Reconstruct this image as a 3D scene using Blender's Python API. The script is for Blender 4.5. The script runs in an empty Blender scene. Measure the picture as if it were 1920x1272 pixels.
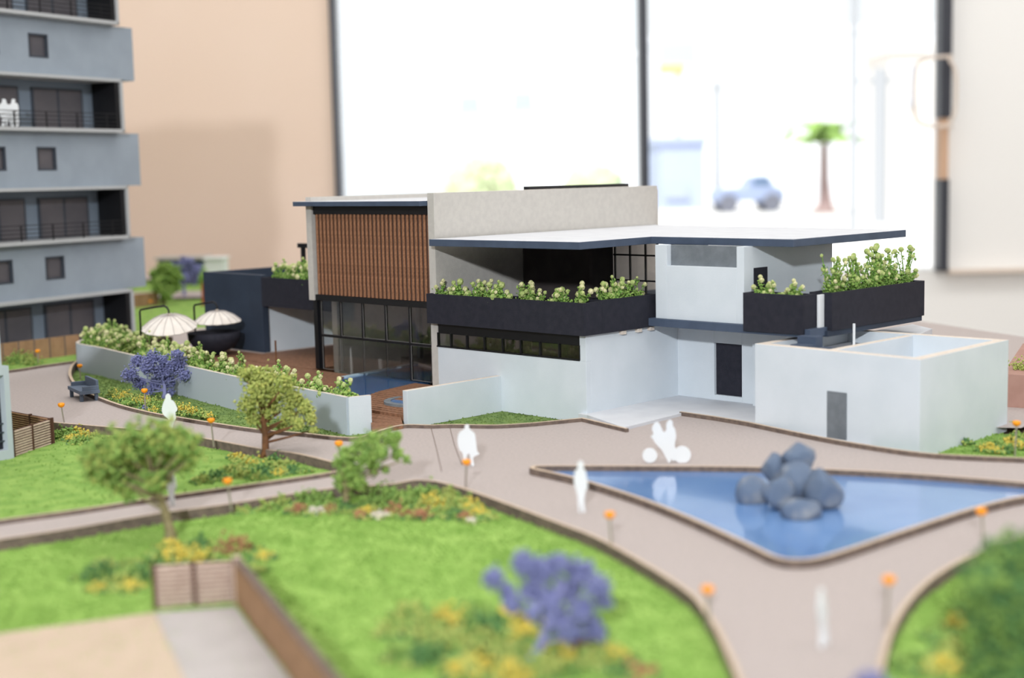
import bpy, bmesh, math, random
import numpy as np
from mathutils import Vector, Matrix
from mathutils.geometry import delaunay_2d_cdt
random.seed(7); np.random.seed(7)
# ------------------------------------------------------------------ units: all numbers below are centimetres
S = .01
F_PX, CAM_H = 2667., 24.
TILT, ROLL = math.atan(306 / F_PX), math.atan(.0225)
col = bpy.context.scene.collection
scn = bpy.context.scene
# ---- camera
_F = Vector((0, math.cos(TILT), -math.sin(TILT))); _U0 = Vector((0, math.sin(TILT), math.cos(TILT))); _R0 = Vector((1, 0, 0))
_U = _U0 * math.cos(ROLL) + _R0 * math.sin(ROLL); _R = _R0 * math.cos(ROLL) - _U0 * math.sin(ROLL)
cam = bpy.data.cameras.new('camera'); camo = bpy.data.objects.new('camera', cam); col.objects.link(camo)
cam.sensor_width = 36; cam.lens = 36 * F_PX / 1920; cam.clip_start = .02; cam.clip_end = 400
M = Matrix((_R, _U, -_F)).transposed().to_4x4(); M.translation = Vector((0, 0, CAM_H * S)); camo.matrix_world = M
cam.dof.use_dof = True; cam.dof.focus_distance = 1.50; cam.dof.aperture_fstop = 4.0
scn.camera = camo
# ---- sky, sun, exposure
w = bpy.data.worlds.new('sky'); scn.world = w; w.use_nodes = True
w.node_tree.nodes['Background'].inputs[0].default_value = (.94, .97, 1.0, 1); w.node_tree.nodes['Background'].inputs[1].default_value = 1.35
sl = bpy.data.lights.new('sun', 'SUN'); sl.energy = 6.0; sl.angle = math.radians(1.); sl.color = (1, .99, .97)
so = bpy.data.objects.new('sun', sl); col.objects.link(so); so.location = (0, -3, 6)
so.rotation_euler = Vector((.25, .5, -.87)).normalized().to_track_quat('-Z', 'Y').to_euler()
kl = bpy.data.lights.new('front_lamp', 'AREA'); kl.shape = 'DISK'; kl.size = .13; kl.energy = 84; kl.color = (.93, .97, 1.0)
ko = bpy.data.objects.new('front_lamp', kl); col.objects.link(ko); _d = Vector((.175, 1.24, -.381)).normalized(); ko.location = Vector((.1, 1.45, .08)) - _d * 3.5
ko.rotation_euler = _d.to_track_quat('-Z', 'Y').to_euler()
al = bpy.data.lights.new('overhead_fill', 'AREA'); al.shape = 'RECTANGLE'; al.size = 3.4; al.size_y = 3.0; al.energy = 52; al.color = (1, .985, .96)  # added soft fill from above, an unseen source
ao = bpy.data.objects.new('overhead_fill', al); col.objects.link(ao); ao.location = (0, 1.2, 1.85)
el = bpy.data.lights.new('right_fill', 'AREA'); el.shape = 'RECTANGLE'; el.size = 2.2; el.size_y = 1.6; el.energy = 34; el.color = (1, .985, .96)  # added fill from the right to brighten the white box's side
eo = bpy.data.objects.new('right_fill', el); col.objects.link(eo); eo.location = (4.1, .6, .7); eo.rotation_euler = (math.radians(90), 0, math.radians(90))
wl = bpy.data.lights.new('wall_fill', 'AREA'); wl.shape = 'RECTANGLE'; wl.size = 7; wl.size_y = .8; wl.energy = 56; wl.color = (1, .985, .965)  # added unseen light that lifts the peach back wall
wo = bpy.data.objects.new('wall_fill', wl); col.objects.link(wo); wo.location = (0, 3.0, 1.9); wo.rotation_euler = (math.radians(48), 0, 0)
scn.view_settings.view_transform = 'Standard'; scn.view_settings.look = 'None'; scn.view_settings.exposure = -0.1; scn.view_settings.gamma = 1
scn.view_settings.use_curve_mapping = False

# ------------------------------------------------------------------ coordinates
def P(u, v, z=0.):
    """point of the photograph -> place on the level z (cm)"""
    d = _F + _R * ((u - 960) / F_PX) - _U * ((v - 636) / F_PX)
    s = (z - CAM_H) / d.z
    return Vector((s * d.x, s * d.y, z))
def PY(u, v, y):
    d = _F + _R * ((u - 960) / F_PX) - _U * ((v - 636) / F_PX); s = y / d.y
    return Vector((s * d.x, y, CAM_H + s * d.z))
C5 = math.sqrt(.5); OX, OY = 7.2, 139.4
def H(p, q): return (OX + C5 * (p + q), OY + C5 * (q - p))       # the house's own axes: p along its front, q into it
def PQ(pt): dx, dy = pt[0] - OX, pt[1] - OY; return (C5 * (dx - dy), C5 * (dx + dy))
# ------------------------------------------------------------------ materials
def rgb(r, g, b):
    f = lambda c: (c / 255 / 12.92) if c / 255 <= .04045 else ((c / 255 + .055) / 1.055) ** 2.4
    return (f(r), f(g), f(b), 1)
def mat(name, c, rough=.7, c2=None, nscale=60, bump=0., bscale=400, metal=0., spec=.3, thr=(.35, .65), coat=0., detail=3):
    m = bpy.data.materials.new(name); m.use_nodes = True; nt = m.node_tree; b = nt.nodes['Principled BSDF']
    b.inputs['Base Color'].default_value = c; b.inputs['Roughness'].default_value = rough; b.inputs['Metallic'].default_value = metal
    b.inputs['Specular IOR Level'].default_value = spec; b.inputs['Coat Weight'].default_value = coat; b.inputs['Coat Roughness'].default_value = .06
    tc = nt.nodes.new('ShaderNodeTexCoord')
    if c2:
        n = nt.nodes.new('ShaderNodeTexNoise'); n.inputs['Scale'].default_value = nscale; n.inputs['Detail'].default_value = detail
        r = nt.nodes.new('ShaderNodeValToRGB'); r.color_ramp.elements[0].position = thr[0]; r.color_ramp.elements[1].position = thr[1]
        r.color_ramp.elements[0].color = c; r.color_ramp.elements[1].color = c2
        nt.links.new(tc.outputs['Object'], n.inputs['Vector']); nt.links.new(n.outputs['Fac'], r.inputs['Fac']); nt.links.new(r.outputs['Color'], b.inputs['Base Color'])
    if bump:
        n2 = nt.nodes.new('ShaderNodeTexNoise'); n2.inputs['Scale'].default_value = bscale; n2.inputs['Detail'].default_value = 4
        bp = nt.nodes.new('ShaderNodeBump'); bp.inputs['Strength'].default_value = bump; bp.inputs['Distance'].default_value = .001
        nt.links.new(tc.outputs['Object'], n2.inputs['Vector']); nt.links.new(n2.outputs['Fac'], bp.inputs['Height']); nt.links.new(bp.outputs['Normal'], b.inputs['Normal'])
    return m
def glass(name, tint, dust=0., dustc=(.5, .5, .5, 1)):
    m = bpy.data.materials.new(name); m.use_nodes = True; nt = m.node_tree; nt.nodes.clear()
    o = nt.nodes.new('ShaderNodeOutputMaterial'); t = nt.nodes.new('ShaderNodeBsdfTransparent'); t.inputs[0].default_value = tint
    g = nt.nodes.new('ShaderNodeBsdfGlossy'); g.inputs['Roughness'].default_value = 0; g.inputs[0].default_value = (1, 1, 1, 1)
    fr = nt.nodes.new('ShaderNodeFresnel'); fr.inputs[0].default_value = 1.45; d = nt.nodes.new('ShaderNodeBsdfDiffuse'); d.inputs[0].default_value = dustc
    m2 = nt.nodes.new('ShaderNodeMixShader'); m2.inputs[0].default_value = dust; nt.links.new(t.outputs[0], m2.inputs[1]); nt.links.new(d.outputs[0], m2.inputs[2])
    mx = nt.nodes.new('ShaderNodeMixShader'); nt.links.new(fr.outputs[0], mx.inputs[0]); nt.links.new(m2.outputs[0], mx.inputs[1]); nt.links.new(g.outputs[0], mx.inputs[2]); nt.links.new(mx.outputs[0], o.inputs[0])
    return m
def solid_glass(name, c, rough=0.):
    m = bpy.data.materials.new(name); m.use_nodes = True; b = m.node_tree.nodes['Principled BSDF']; b.inputs['Base Color'].default_value = c
    b.inputs['Transmission Weight'].default_value = 1; b.inputs['Roughness'].default_value = rough; b.inputs['IOR'].default_value = 1.45; return m
m_white = mat('white painted card', rgb(208, 215, 222), .75, rgb(202, 210, 217), 30, .12, 900)
m_whitetop = mat('white roof card', rgb(208, 210, 215), .6, rgb(200, 202, 208), 40, .08, 900)
m_rim = mat('raw cream card edge', rgb(216, 206, 196), .8, rgb(206, 194, 182), 200)
m_gray = mat('grey concrete card', rgb(194, 190, 184), .85, rgb(187, 183, 178), 160, .5, 1500)
m_dgray = mat('dark grey card', rgb(118, 124, 130), .85, rgb(106, 112, 118), 90, .4, 1500)
m_navy = mat('slate blue paint', rgb(72, 84, 104), .6, rgb(66, 77, 96), 60)
m_navywall = mat('dark slate paint', rgb(44, 53, 68), .7, rgb(50, 60, 76), 20)
m_black = mat('black planter card', rgb(33, 34, 44), .8, rgb(40, 40, 50), 150, .3, 1600)
m_blackmetal = mat('black metal', rgb(24, 24, 27), .4)
m_char = mat('charcoal card', rgb(66, 60, 59), .8, rgb(60, 54, 54), 60)
m_slat = mat('copper brown wood', rgb(158, 110, 80), .65, rgb(128, 88, 62), 500, .3, 900)
m_slatback = mat('dark cladding back', rgb(84, 72, 70), .8)
m_deck = mat('reddish deck wood', rgb(146, 106, 82), .65, rgb(112, 80, 60), 300, .3, 800)
m_path = mat('pinkish paving card', rgb(180, 169, 166), .8, rgb(170, 160, 157), 350, .35, 1500, detail=6)
m_board = mat('model board', rgb(120, 100, 85), .8)
m_curbtop = mat('light plywood edge', rgb(206, 188, 168), .8, rgb(192, 170, 148), 300)
m_curbside = mat('burnt plywood side', rgb(96, 84, 78), .85, rgb(120, 104, 94), 180)
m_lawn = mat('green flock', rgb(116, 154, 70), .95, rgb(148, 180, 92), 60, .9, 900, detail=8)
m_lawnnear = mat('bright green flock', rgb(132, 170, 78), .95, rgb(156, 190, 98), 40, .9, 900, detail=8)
m_lawnd = mat('dark green flock', rgb(98, 124, 68), .95, rgb(126, 150, 82), 70, .9, 900, detail=8)  # darker green for the verge and its nap
m_sand = mat('pale sand card', rgb(194, 175, 156), .9, rgb(188, 169, 150), 60)
m_pale = mat('pale grey card', rgb(180, 174, 172), .9, rgb(172, 166, 164), 60)
m_soil = mat('dark soil', rgb(50, 42, 34), .95, rgb(76, 66, 44), 300, .8, 900)
m_stem = mat('green stem', rgb(112, 148, 66), .8, rgb(86, 124, 52), 300)
m_leaf = mat('leaf green', rgb(96, 136, 66), .85, rgb(140, 170, 84), 250)
m_leafb = mat('fresh leaf green', rgb(130, 162, 80), .85, rgb(160, 184, 100), 250)
m_bud = mat('pale bud', rgb(222, 214, 176), .85, rgb(176, 184, 118), 350, .8, 900)
m_budg = mat('green bud', rgb(146, 168, 96), .85, rgb(186, 194, 130), 350, .8, 900)
m_foamyg = mat('yellow green foam', rgb(158, 172, 88), .95, rgb(182, 190, 110), 220, .8, 900)
m_foamyl = mat('lemon green foam', rgb(180, 186, 92), .95, rgb(196, 196, 116), 220, .8, 900)
m_foamg = mat('mid green foam', rgb(114, 150, 78), .95, rgb(146, 176, 92), 220, .8, 900)
m_foamdg = mat('deep green foam', rgb(78, 118, 74), .95, rgb(98, 138, 80), 220, .8, 900)
m_foamy = mat('yellow foam', rgb(224, 200, 88), .9, rgb(206, 188, 90), 220, .8, 900)
m_foamo = mat('rust foam', rgb(180, 128, 96), .9, rgb(160, 116, 88), 220, .8, 900)
m_purple = mat('lavender foam', rgb(142, 146, 190), .95, rgb(116, 120, 170), 220, .8, 900)
m_purpstem = mat('violet trunk', rgb(136, 138, 182), .9)
m_trunk = mat('pale bark', rgb(150, 140, 104), .9, rgb(124, 110, 80), 200)
m_trunkb = mat('brown bark', rgb(124, 84, 56), .9, rgb(96, 66, 46), 200)
m_orange = mat('orange bead', rgb(246, 152, 28), .35)
m_steel = mat('pin steel', rgb(176, 166, 156), .35, metal=.6)
m_fig = mat('white figure card', rgb(222, 225, 228), .6)
m_water = mat('blue painted water', rgb(94, 132, 188), .12, rgb(116, 152, 202), 12, .06, 60, spec=.5, coat=.5, thr=(.3, .7))
m_poolw = mat('deep blue water', rgb(54, 92, 146), .1, rgb(70, 110, 160), 30, .1, 200, spec=.5, coat=.6)
m_poolside = mat('pale pool edge', rgb(170, 192, 206), .5)
m_rock = mat('painted rock', rgb(98, 112, 134), .85, rgb(146, 148, 152), 55, .8, 500, thr=(.45, .7))
m_tower = mat('blue grey card', rgb(146, 156, 167), .75, rgb(140, 150, 161), 30)
m_towerf = mat('pale grey frame', rgb(172, 174, 176), .6)
m_towerback = mat('slate recess wall', rgb(122, 134, 148), .7)
m_towerlight = mat('pale blue card', rgb(180, 189, 198), .7)
m_wpane = mat('smoked acetate', rgb(96, 92, 96), .3, rgb(84, 82, 88), 20)
m_wframe = mat('window frame grey', rgb(62, 68, 78), .5)
m_brownw = mat('laser cut brown wood', rgb(150, 112, 86), .8, rgb(168, 132, 104), 200)
m_brownlt = mat('greyed slat wood', rgb(218, 196, 182), .8, rgb(198, 174, 160), 200)
m_tanw = mat('tan board', rgb(160, 126, 96), .85, rgb(146, 114, 86), 90)
m_bench = mat('blue grey bench paint', rgb(96, 108, 126), .7)
m_canvas = mat('cream canopy', rgb(226, 220, 214), .85, rgb(216, 208, 200), 60)
m_beige = mat('peach wall paint', rgb(232, 210, 194), .9, rgb(230, 207, 190), 2)
m_burnt = mat('burnt wood edge', rgb(82, 54, 42), .85)
m_room = mat('cream wall paint', rgb(206, 202, 198), .9)
m_ww = mat('white wall paint', rgb(244, 243, 241), .9)
m_jamb = mat('dark anodised frame', rgb(62, 64, 72), .4)
m_jambb = mat('bronze frame section', rgb(206, 170, 142), .5)
m_floorr = mat('room floor tile', rgb(170, 160, 150), .5)
m_table = mat('table laminate', rgb(214, 208, 200), .6)
m_street = mat('street concrete', rgb(226, 222, 218), .9, rgb(216, 214, 212), .5)
m_facade = mat('white stucco', rgb(236, 238, 242), .9)
m_facade2 = mat('beige stucco', rgb(224, 218, 212), .9)
m_farwin = mat('far window', rgb(176, 184, 198), .4)
m_car = mat('blue grey car paint', rgb(150, 163, 194), .3, coat=.5)
m_carglass = mat('car glass', rgb(84, 110, 140), .1)
m_tyre = mat('tyre', rgb(112, 114, 126), .8)
m_kiosk = mat('pale blue kiosk', rgb(176, 186, 212), .8)
m_handle = mat('champagne handle', rgb(226, 212, 200), .5)
m_palm = mat('palm green', rgb(132, 164, 84), .8)
m_palmt = mat('palm trunk', rgb(150, 128, 126), .9)
m_pole = mat('pole grey', rgb(168, 170, 174), .7)
m_pink = mat('pinkish brown wall', rgb(170, 134, 122), .85, rgb(160, 124, 112), 60)
m_farbush = mat('sunlit street hedge', rgb(206, 216, 176), .9)
m_strip = mat('olive grey backing', rgb(96, 88, 78), .8)
m_trim2 = mat('grey glazing bead', rgb(128, 124, 122), .6)
g_clear = solid_glass('clear acetate', (.97, .97, .97, 1)); g_smoke = solid_glass('smoked acetate glass', (.86, .86, .85, 1)); g_win = glass('window glass', (.97, .98, .98, 1))

# ------------------------------------------------------------------ mesh helpers
class MB:
    def __init__(s): s.v = []; s.f = []; s.m = []
    def add(s, vs, fs, mi=0):
        o = len(s.v); s.v += [tuple(a) for a in vs]; s.f += [tuple(i + o for i in f) for f in fs]; s.m += [mi] * len(fs); return s
    def prism(s, poly, z0, z1, mi=0, top=None):
        a = sum(poly[i][0] * poly[(i + 1) % len(poly)][1] - poly[(i + 1) % len(poly)][0] * poly[i][1] for i in range(len(poly)))
        if a < 0: poly = poly[::-1]
        n = len(poly); vs = [(x, y, z0) for x, y in poly] + [(x, y, z1) for x, y in poly]
        s.add(vs, [tuple(range(n))[::-1]] + [(i, (i + 1) % n, n + (i + 1) % n, n + i) for i in range(n)], mi)
        s.f.append(tuple(len(s.v) - n + i for i in range(n))); s.m.append(mi if top is None else top); return s
    def hb(s, p0, p1, q0, q1, z0, z1, mi=0, top=None):               # box along the house axes
        return s.prism([H(p0, q0), H(p1, q0), H(p1, q1), H(p0, q1)], z0, z1, mi, top)
    def box(s, x0, x1, y0, y1, z0, z1, mi=0, top=None): return s.prism([(x0, y0), (x1, y0), (x1, y1), (x0, y1)], z0, z1, mi, top)
    def bar(s, a, b, w, h, z0=None, mi=0):                          # upright-sided bar between two points, w wide, h high (a,b at its bottom)
        a = Vector(a); b = Vector(b); d = (b - a); n = Vector((-d.y, d.x, 0)); n = n.normalized() * w / 2 if n.length > 1e-6 else Vector((w / 2, 0, 0)); k = Vector((0, 0, h))
        vs = [a - n, b - n, b + n, a + n, a - n + k, b - n + k, b + n + k, a + n + k]
        return s.add(vs, [(3, 2, 1, 0), (4, 5, 6, 7), (0, 1, 5, 4), (1, 2, 6, 5), (2, 3, 7, 6), (3, 0, 4, 7)], mi)
    def tube(s, pts, r, n=8, mi=0, cap=True):
        pts = [Vector(p) for p in pts]; rs = r if isinstance(r, (list, tuple)) else [r] * len(pts); vs = []; fs = []
        for i, p in enumerate(pts):
            d = (pts[min(i + 1, len(pts) - 1)] - pts[max(i - 1, 0)]).normalized(); a = d.orthogonal().normalized() if abs(d.z) < .95 else Vector((1, 0, 0))
            a = (a - d * a.dot(d)).normalized(); b = d.cross(a)
            if i and (pa.dot(a) < 0): a, b = -a, -b
            if i:                                                   # keep the ring aligned with the one before
                a = (pa - d * pa.dot(d)).normalized(); b = d.cross(a)
            pa = a
            vs += [p + (a * math.cos(2 * math.pi * k / n) + b * math.sin(2 * math.pi * k / n)) * rs[i] for k in range(n)]
            if i: fs += [((i - 1) * n + k, (i - 1) * n + (k + 1) % n, i * n + (k + 1) % n, i * n + k) for k in range(n)]
        if cap: fs += [tuple(range(n))[::-1], tuple((len(pts) - 1) * n + k for k in range(n))]
        return s.add(vs, fs, mi)
    def lathe(s, c, prof, n=16, mi=0):
        vs = []; fs = []
        for i, (r, z) in enumerate(prof):
            vs += [(c[0] + r * math.cos(2 * math.pi * k / n), c[1] + r * math.sin(2 * math.pi * k / n), c[2] + z) for k in range(n)]
            if i: fs += [((i - 1) * n + k, (i - 1) * n + (k + 1) % n, i * n + (k + 1) % n, i * n + k) for k in range(n)]
        fs += [tuple(range(n))[::-1], tuple((len(prof) - 1) * n + k for k in range(n))]
        return s.add(vs, fs, mi)
    def ring(s, outer, inner, z0, z1, mi=0, top=None):              # open frame between two loops of equal length
        n = len(outer); vs = [(*a, z0) for a in outer] + [(*a, z0) for a in inner] + [(*a, z1) for a in outer] + [(*a, z1) for a in inner]
        fs = []; ms = []
        for i in range(n):
            j = (i + 1) % n
            s.add([], [])
            fs += [(i, j, 2 * n + j, 2 * n + i), (n + j, n + i, 3 * n + i, 3 * n + j), (2 * n + i, 2 * n + j, 3 * n + j, 3 * n + i), (j, i, n + i, n + j)]
            ms += [mi, mi, mi if top is None else top, mi]
        o = len(s.v); s.v += vs; s.f += [tuple(k + o for k in f) for f in fs]; s.m += ms; return s
def parent_loc(parent): return Vector(parent['_loc']) if parent is not None else Vector((0, 0, 0))
def obj(name, mb, m, parent=None, origin=None, smooth=False, bevel=0.):
    """one mesh object; a top-level one gets its origin at the middle of its base"""
    me = bpy.data.meshes.new(name)
    if parent is not None: o0 = parent_loc(parent)
    elif origin is not None: o0 = Vector(origin)
    else:
        a = np.array(mb.v); o0 = Vector(((a[:, 0].min() + a[:, 0].max()) / 2, (a[:, 1].min() + a[:, 1].max()) / 2, a[:, 2].min()))
    me.from_pydata([((x - o0.x) * S, (y - o0.y) * S, (z - o0.z) * S) for x, y, z in mb.v], [], mb.f)
    ms = m if isinstance(m, (list, tuple)) else [m]
    for k in ms: me.materials.append(k)
    if len(ms) > 1: me.polygons.foreach_set('material_index', mb.m)
    if smooth: me.polygons.foreach_set('use_smooth', [True] * len(me.polygons))
    me.update()
    o = bpy.data.objects.new(name, me); col.objects.link(o)
    if parent is not None: o.parent = parent; o['_loc'] = tuple(o0)
    else: o.location = o0 * S; o['_loc'] = tuple(o0)
    if bevel:
        b = o.modifiers.new('bevel', 'BEVEL'); b.width = bevel * S; b.segments = 2; b.limit_method = 'ANGLE'
    return o
def tag(o, label, cat, group=None, kind=None):
    if label: o['label'] = label
    if cat: o['category'] = cat
    if group: o['group'] = group
    if kind: o['kind'] = kind
    return o
def thing(name, label, cat, loc, group=None):
    o = bpy.data.objects.new(name, None); col.objects.link(o); o.empty_display_size = .01; o.location = Vector(loc) * S; o['_loc'] = tuple(loc)
    return tag(o, label, cat, group)
def struct(name, mb, m, label=None, parent=None, **k):
    o = obj(name, mb, m, parent, **k); o['kind'] = 'structure'
    if label: o['label'] = label
    return o
def copy_tree(root, loc, rz=0., sc=1., label=None, group=None):
    c = root.copy(); col.objects.link(c); c.location = Vector(loc) * S; c.rotation_euler = (0, 0, rz); c.scale = (sc,) * 3; c['_loc'] = tuple(loc)
    if label: c['label'] = label
    if group: c['group'] = group
    for ch in KIDS.get(root.name, []):
        d = ch.copy(); col.objects.link(d); d.parent = c
    return c
KIDS = {}
# bulk foliage
_t = (1 + 5 ** .5) / 2
ICV = np.array([(-1, _t, 0), (1, _t, 0), (-1, -_t, 0), (1, -_t, 0), (0, -1, _t), (0, 1, _t), (0, -1, -_t), (0, 1, -_t), (_t, 0, -1), (_t, 0, 1), (-_t, 0, -1), (-_t, 0, 1)]) / math.sqrt(1 + _t * _t)
ICF = np.array([(0, 11, 5), (0, 5, 1), (0, 1, 7), (0, 7, 10), (0, 10, 11), (1, 5, 9), (5, 11, 4), (11, 10, 2), (10, 7, 6), (7, 1, 8), (3, 9, 4), (3, 4, 2), (3, 2, 6), (3, 6, 8), (3, 8, 9), (4, 9, 5), (2, 4, 11), (6, 2, 10), (8, 6, 7), (9, 8, 1)])
OCV = np.array([(1, 0, 0), (-1, 0, 0), (0, 1, 0), (0, -1, 0), (0, 0, 1), (0, 0, -1)], float)
OCF = np.array([(0, 2, 4), (2, 1, 4), (1, 3, 4), (3, 0, 4), (2, 0, 5), (1, 2, 5), (3, 1, 5), (0, 3, 5)])
def bulk(name, centers, radii, m, parent=None, base=None, shape='oct', jit=.5, origin=None, mats=None):
    """many small crumbs as one mesh"""
    BV, BF = (OCV, OCF) if shape == 'oct' else (ICV, ICF)
    n = len(centers); c = np.asarray(centers, float); r = np.asarray(radii, float).reshape(n, 1, 1)
    v = BV[None] * r * (1 + jit * (np.random.rand(n, len(BV), 1) - .5) * 2)
    a = np.random.rand(n) * 6.28; b = np.random.rand(n) * 6.28
    ca, sa, cb, sb = np.cos(a), np.sin(a), np.cos(b), np.sin(b)
    x = v[..., 0] * ca[:, None] - v[..., 1] * sa[:, None]; y = v[..., 0] * sa[:, None] + v[..., 1] * ca[:, None]; z = v[..., 2]
    y2 = y * cb[:, None] - z * sb[:, None]; z2 = y * sb[:, None] + z * cb[:, None]
    v = np.stack([x, y2, z2], -1) + c[:, None]
    o0 = parent_loc(parent) if parent is not None else Vector(origin if origin is not None else c.mean(0))
    v = (v.reshape(-1, 3) - np.array(o0)) * S
    f = (BF[None] + (np.arange(n) * len(BV))[:, None, None]).reshape(-1)
    me = bpy.data.meshes.new(name); me.vertices.add(len(v)); me.vertices.foreach_set('co', v.ravel())
    me.loops.add(len(f)); me.loops.foreach_set('vertex_index', f); me.polygons.add(len(f) // 3)
    me.polygons.foreach_set('loop_start', np.arange(0, len(f), 3)); me.polygons.foreach_set('loop_total', np.full(len(f) // 3, 3))
    for k in (mats or [m]): me.materials.append(k)
    if mats:
        mi = np.random.randint(0, len(mats), n); me.polygons.foreach_set('material_index', np.repeat(mi, len(BF)))
    me.update(calc_edges=True)
    o = bpy.data.objects.new(name, me); col.objects.link(o)
    if parent is not None: o.parent = parent; o['_loc'] = tuple(o0)
    else: o.location = o0 * S; o['_loc'] = tuple(o0)
    return o
def in_poly(x, y, poly):
    n = len(poly); r = False; j = n - 1
    for i in range(n):
        xi, yi = poly[i][0], poly[i][1]; xj, yj = poly[j][0], poly[j][1]
        if (yi > y) != (yj > y) and x < (xj - xi) * (y - yi) / (yj - yi) + xi: r = not r
        j = i
    return r
def smooth_line(pts, n=6, closed=False):
    out = []; N = len(pts); rng = range(N) if closed else range(N - 1)
    g = lambda i: Vector(pts[i % N][:2]) if closed else Vector(pts[max(0, min(N - 1, i))][:2])
    for i in rng:
        p0, p1, p2, p3 = g(i - 1), g(i), g(i + 1), g(i + 2)
        for k in range(n):
            t = k / n
            out.append(tuple(.5 * ((2 * p1) + (-p0 + p2) * t + (2 * p0 - 5 * p1 + 4 * p2 - p3) * t * t + (-p0 + 3 * p1 - 3 * p2 + p3) * t ** 3)))
    if not closed: out.append(tuple(g(N - 1)))
    return out
def offset(pts, d, closed=False):
    out = []; N = len(pts)
    for i in range(N):
        a = Vector(pts[(i - 1) % N] if closed else pts[max(i - 1, 0)]); b = Vector(pts[i]); c = Vector(pts[(i + 1) % N] if closed else pts[min(i + 1, N - 1)])
        t1 = (b - a).normalized() if (b - a).length > 1e-6 else (c - b).normalized(); t2 = (c - b).normalized() if (c - b).length > 1e-6 else t1
        n = Vector((-(t1 + t2).y, (t1 + t2).x)); n = n.normalized() if n.length > 1e-5 else Vector((-t1.y, t1.x))
        k = max(.5, n.dot(Vector((-t1.y, t1.x)))); out.append(tuple(b + n * d / k))
    return out
def curb(pts, z0=-.78, z1=.35, wd=.3, name='curb', label=None, parent=None, m=None, closed=False, kind='structure'):
    a = offset(pts, wd / 2, closed); b = offset(pts, -wd / 2, closed); mb = MB(); n = len(pts)
    vs = []
    for i in range(n): vs += [(*a[i], z0), (*a[i], z1), (*b[i], z1), (*b[i], z0)]
    mb.v = vs
    for i in range(n if closed else n - 1):
        o, k = i * 4, ((i + 1) % n) * 4
        mb.f += [(o, k, k + 1, o + 1), (o + 1, k + 1, k + 2, o + 2), (o + 2, k + 2, k + 3, o + 3), (o + 3, k + 3, k, o)]; mb.m += [1, 0, 1, 1]
    if not closed: mb.f += [(0, 1, 2, 3), ((n - 1) * 4 + 3, (n - 1) * 4 + 2, (n - 1) * 4 + 1, (n - 1) * 4)]; mb.m += [1, 1]
    o = obj(name, mb, m or [m_curbtop, m_curbside], parent)
    if kind: o['kind'] = kind
    if label: o['label'] = label
    return o
def px(lst, z=0.): return [tuple(P(u, v, z)[:2]) for u, v in lst]

# ================================================================== ROOM
WY = 440.
xl = PY(633, 300, WY).x; xm = PY(1208, 200, WY).x; xj = PY(1763, 200, WY).x; sill = -8.
mb = MB(); mb.box(-420, xl, WY, WY + 14, -95, 200); struct('wall_back', mb, m_beige, 'peach coloured room wall behind the tower')
mb = MB(); mb.box(xl, xj + 2, WY, WY + 14, -95, sill); mb.box(xj + 2, 420, WY, WY + 14, -95, 200); struct('wall_right', mb, m_ww, 'white wall under and beside the big window')
mb = MB(); mb.box(xj + 2, 420, WY - 5, WY, sill - .9, sill + .3); struct('trim_1', mb, m_handle, 'thin beige ledge line along the white wall')
mb = MB(); mb.box(-420, 420, -330, WY + 14, -97, -95); struct('floor', mb, m_floorr)
mb = MB(); mb.box(-434, -420, -344, WY + 14, -95, 200); struct('wall_left', mb, m_room)
mb = MB(); mb.box(420, 434, -344, WY + 14, -95, 200); struct('wall_east', mb, m_room)
mb = MB(); mb.box(-420, 420, -344, -330, -95, 200); struct('wall_front', mb, m_room)
mb = MB(); mb.box(-434, 434, -344, WY + 14, 200, 206); struct('ceiling', mb, m_ww)
wf = MB()
wf.box(xl - .8, xl + .9, WY - 2, WY + 8, sill, 200); wf.box(xm - 1.2, xm + 1.2, WY - 1, WY + 7, sill, 200)
window = struct('window_1', wf, m_jamb, 'tall shop window with a dark vertical mullion')
mb = MB(); mb.box(xl + 1.2, xm - 1.2, WY + 2, WY + 3, sill, 200); g1 = obj('pane', mb, g_win, window)
mb = MB(); mb.box(xm + 1.2, xj - 2, WY + 2, WY + 3, sill, 200); g2 = obj('pane', mb, g_win, window)
zt0, zt1 = PY(1763, 222, WY).z, PY(1763, 336, WY).z
jb = MB(); jb.box(xj - 1.6, xj + 1.6, WY - 6, WY, zt0, 200); jb.box(xj - 1.4, xj + 1.2, WY - 6, WY, sill, zt1)
door = struct('door_1', jb, m_jamb, 'dark door frame post beside the white wall')
mb = MB(); mb.box(xj - 1.2, xj + 1.1, WY - 5, WY, zt1, zt0); obj('post_section', mb, m_jambb, door)['label'] = 'bronze lower section of post'
za, zb = PY(1763, 106, WY - 10).z, PY(1763, 238, WY - 10).z; xa, xb = PY(1716, 150, WY - 10).x, PY(1792, 150, WY - 10).x
mb = MB(); hp = smooth_line([(xj, za), (xa + 2, za - 1), (xa, za - 5), (xa, zb + 5), (xa + 2, zb + 1), (xj, zb), (xb - 2, zb + 1), (xb, zb + 5), (xb, za - 5), (xb - 2, za - 1)], 4, True)
mb.tube([(x, WY - 10, z) for x, z in hp] + [(hp[0][0], WY - 10, hp[0][1])], .5, 8); obj('door_handle', mb, m_handle, door, smooth=True)
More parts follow.
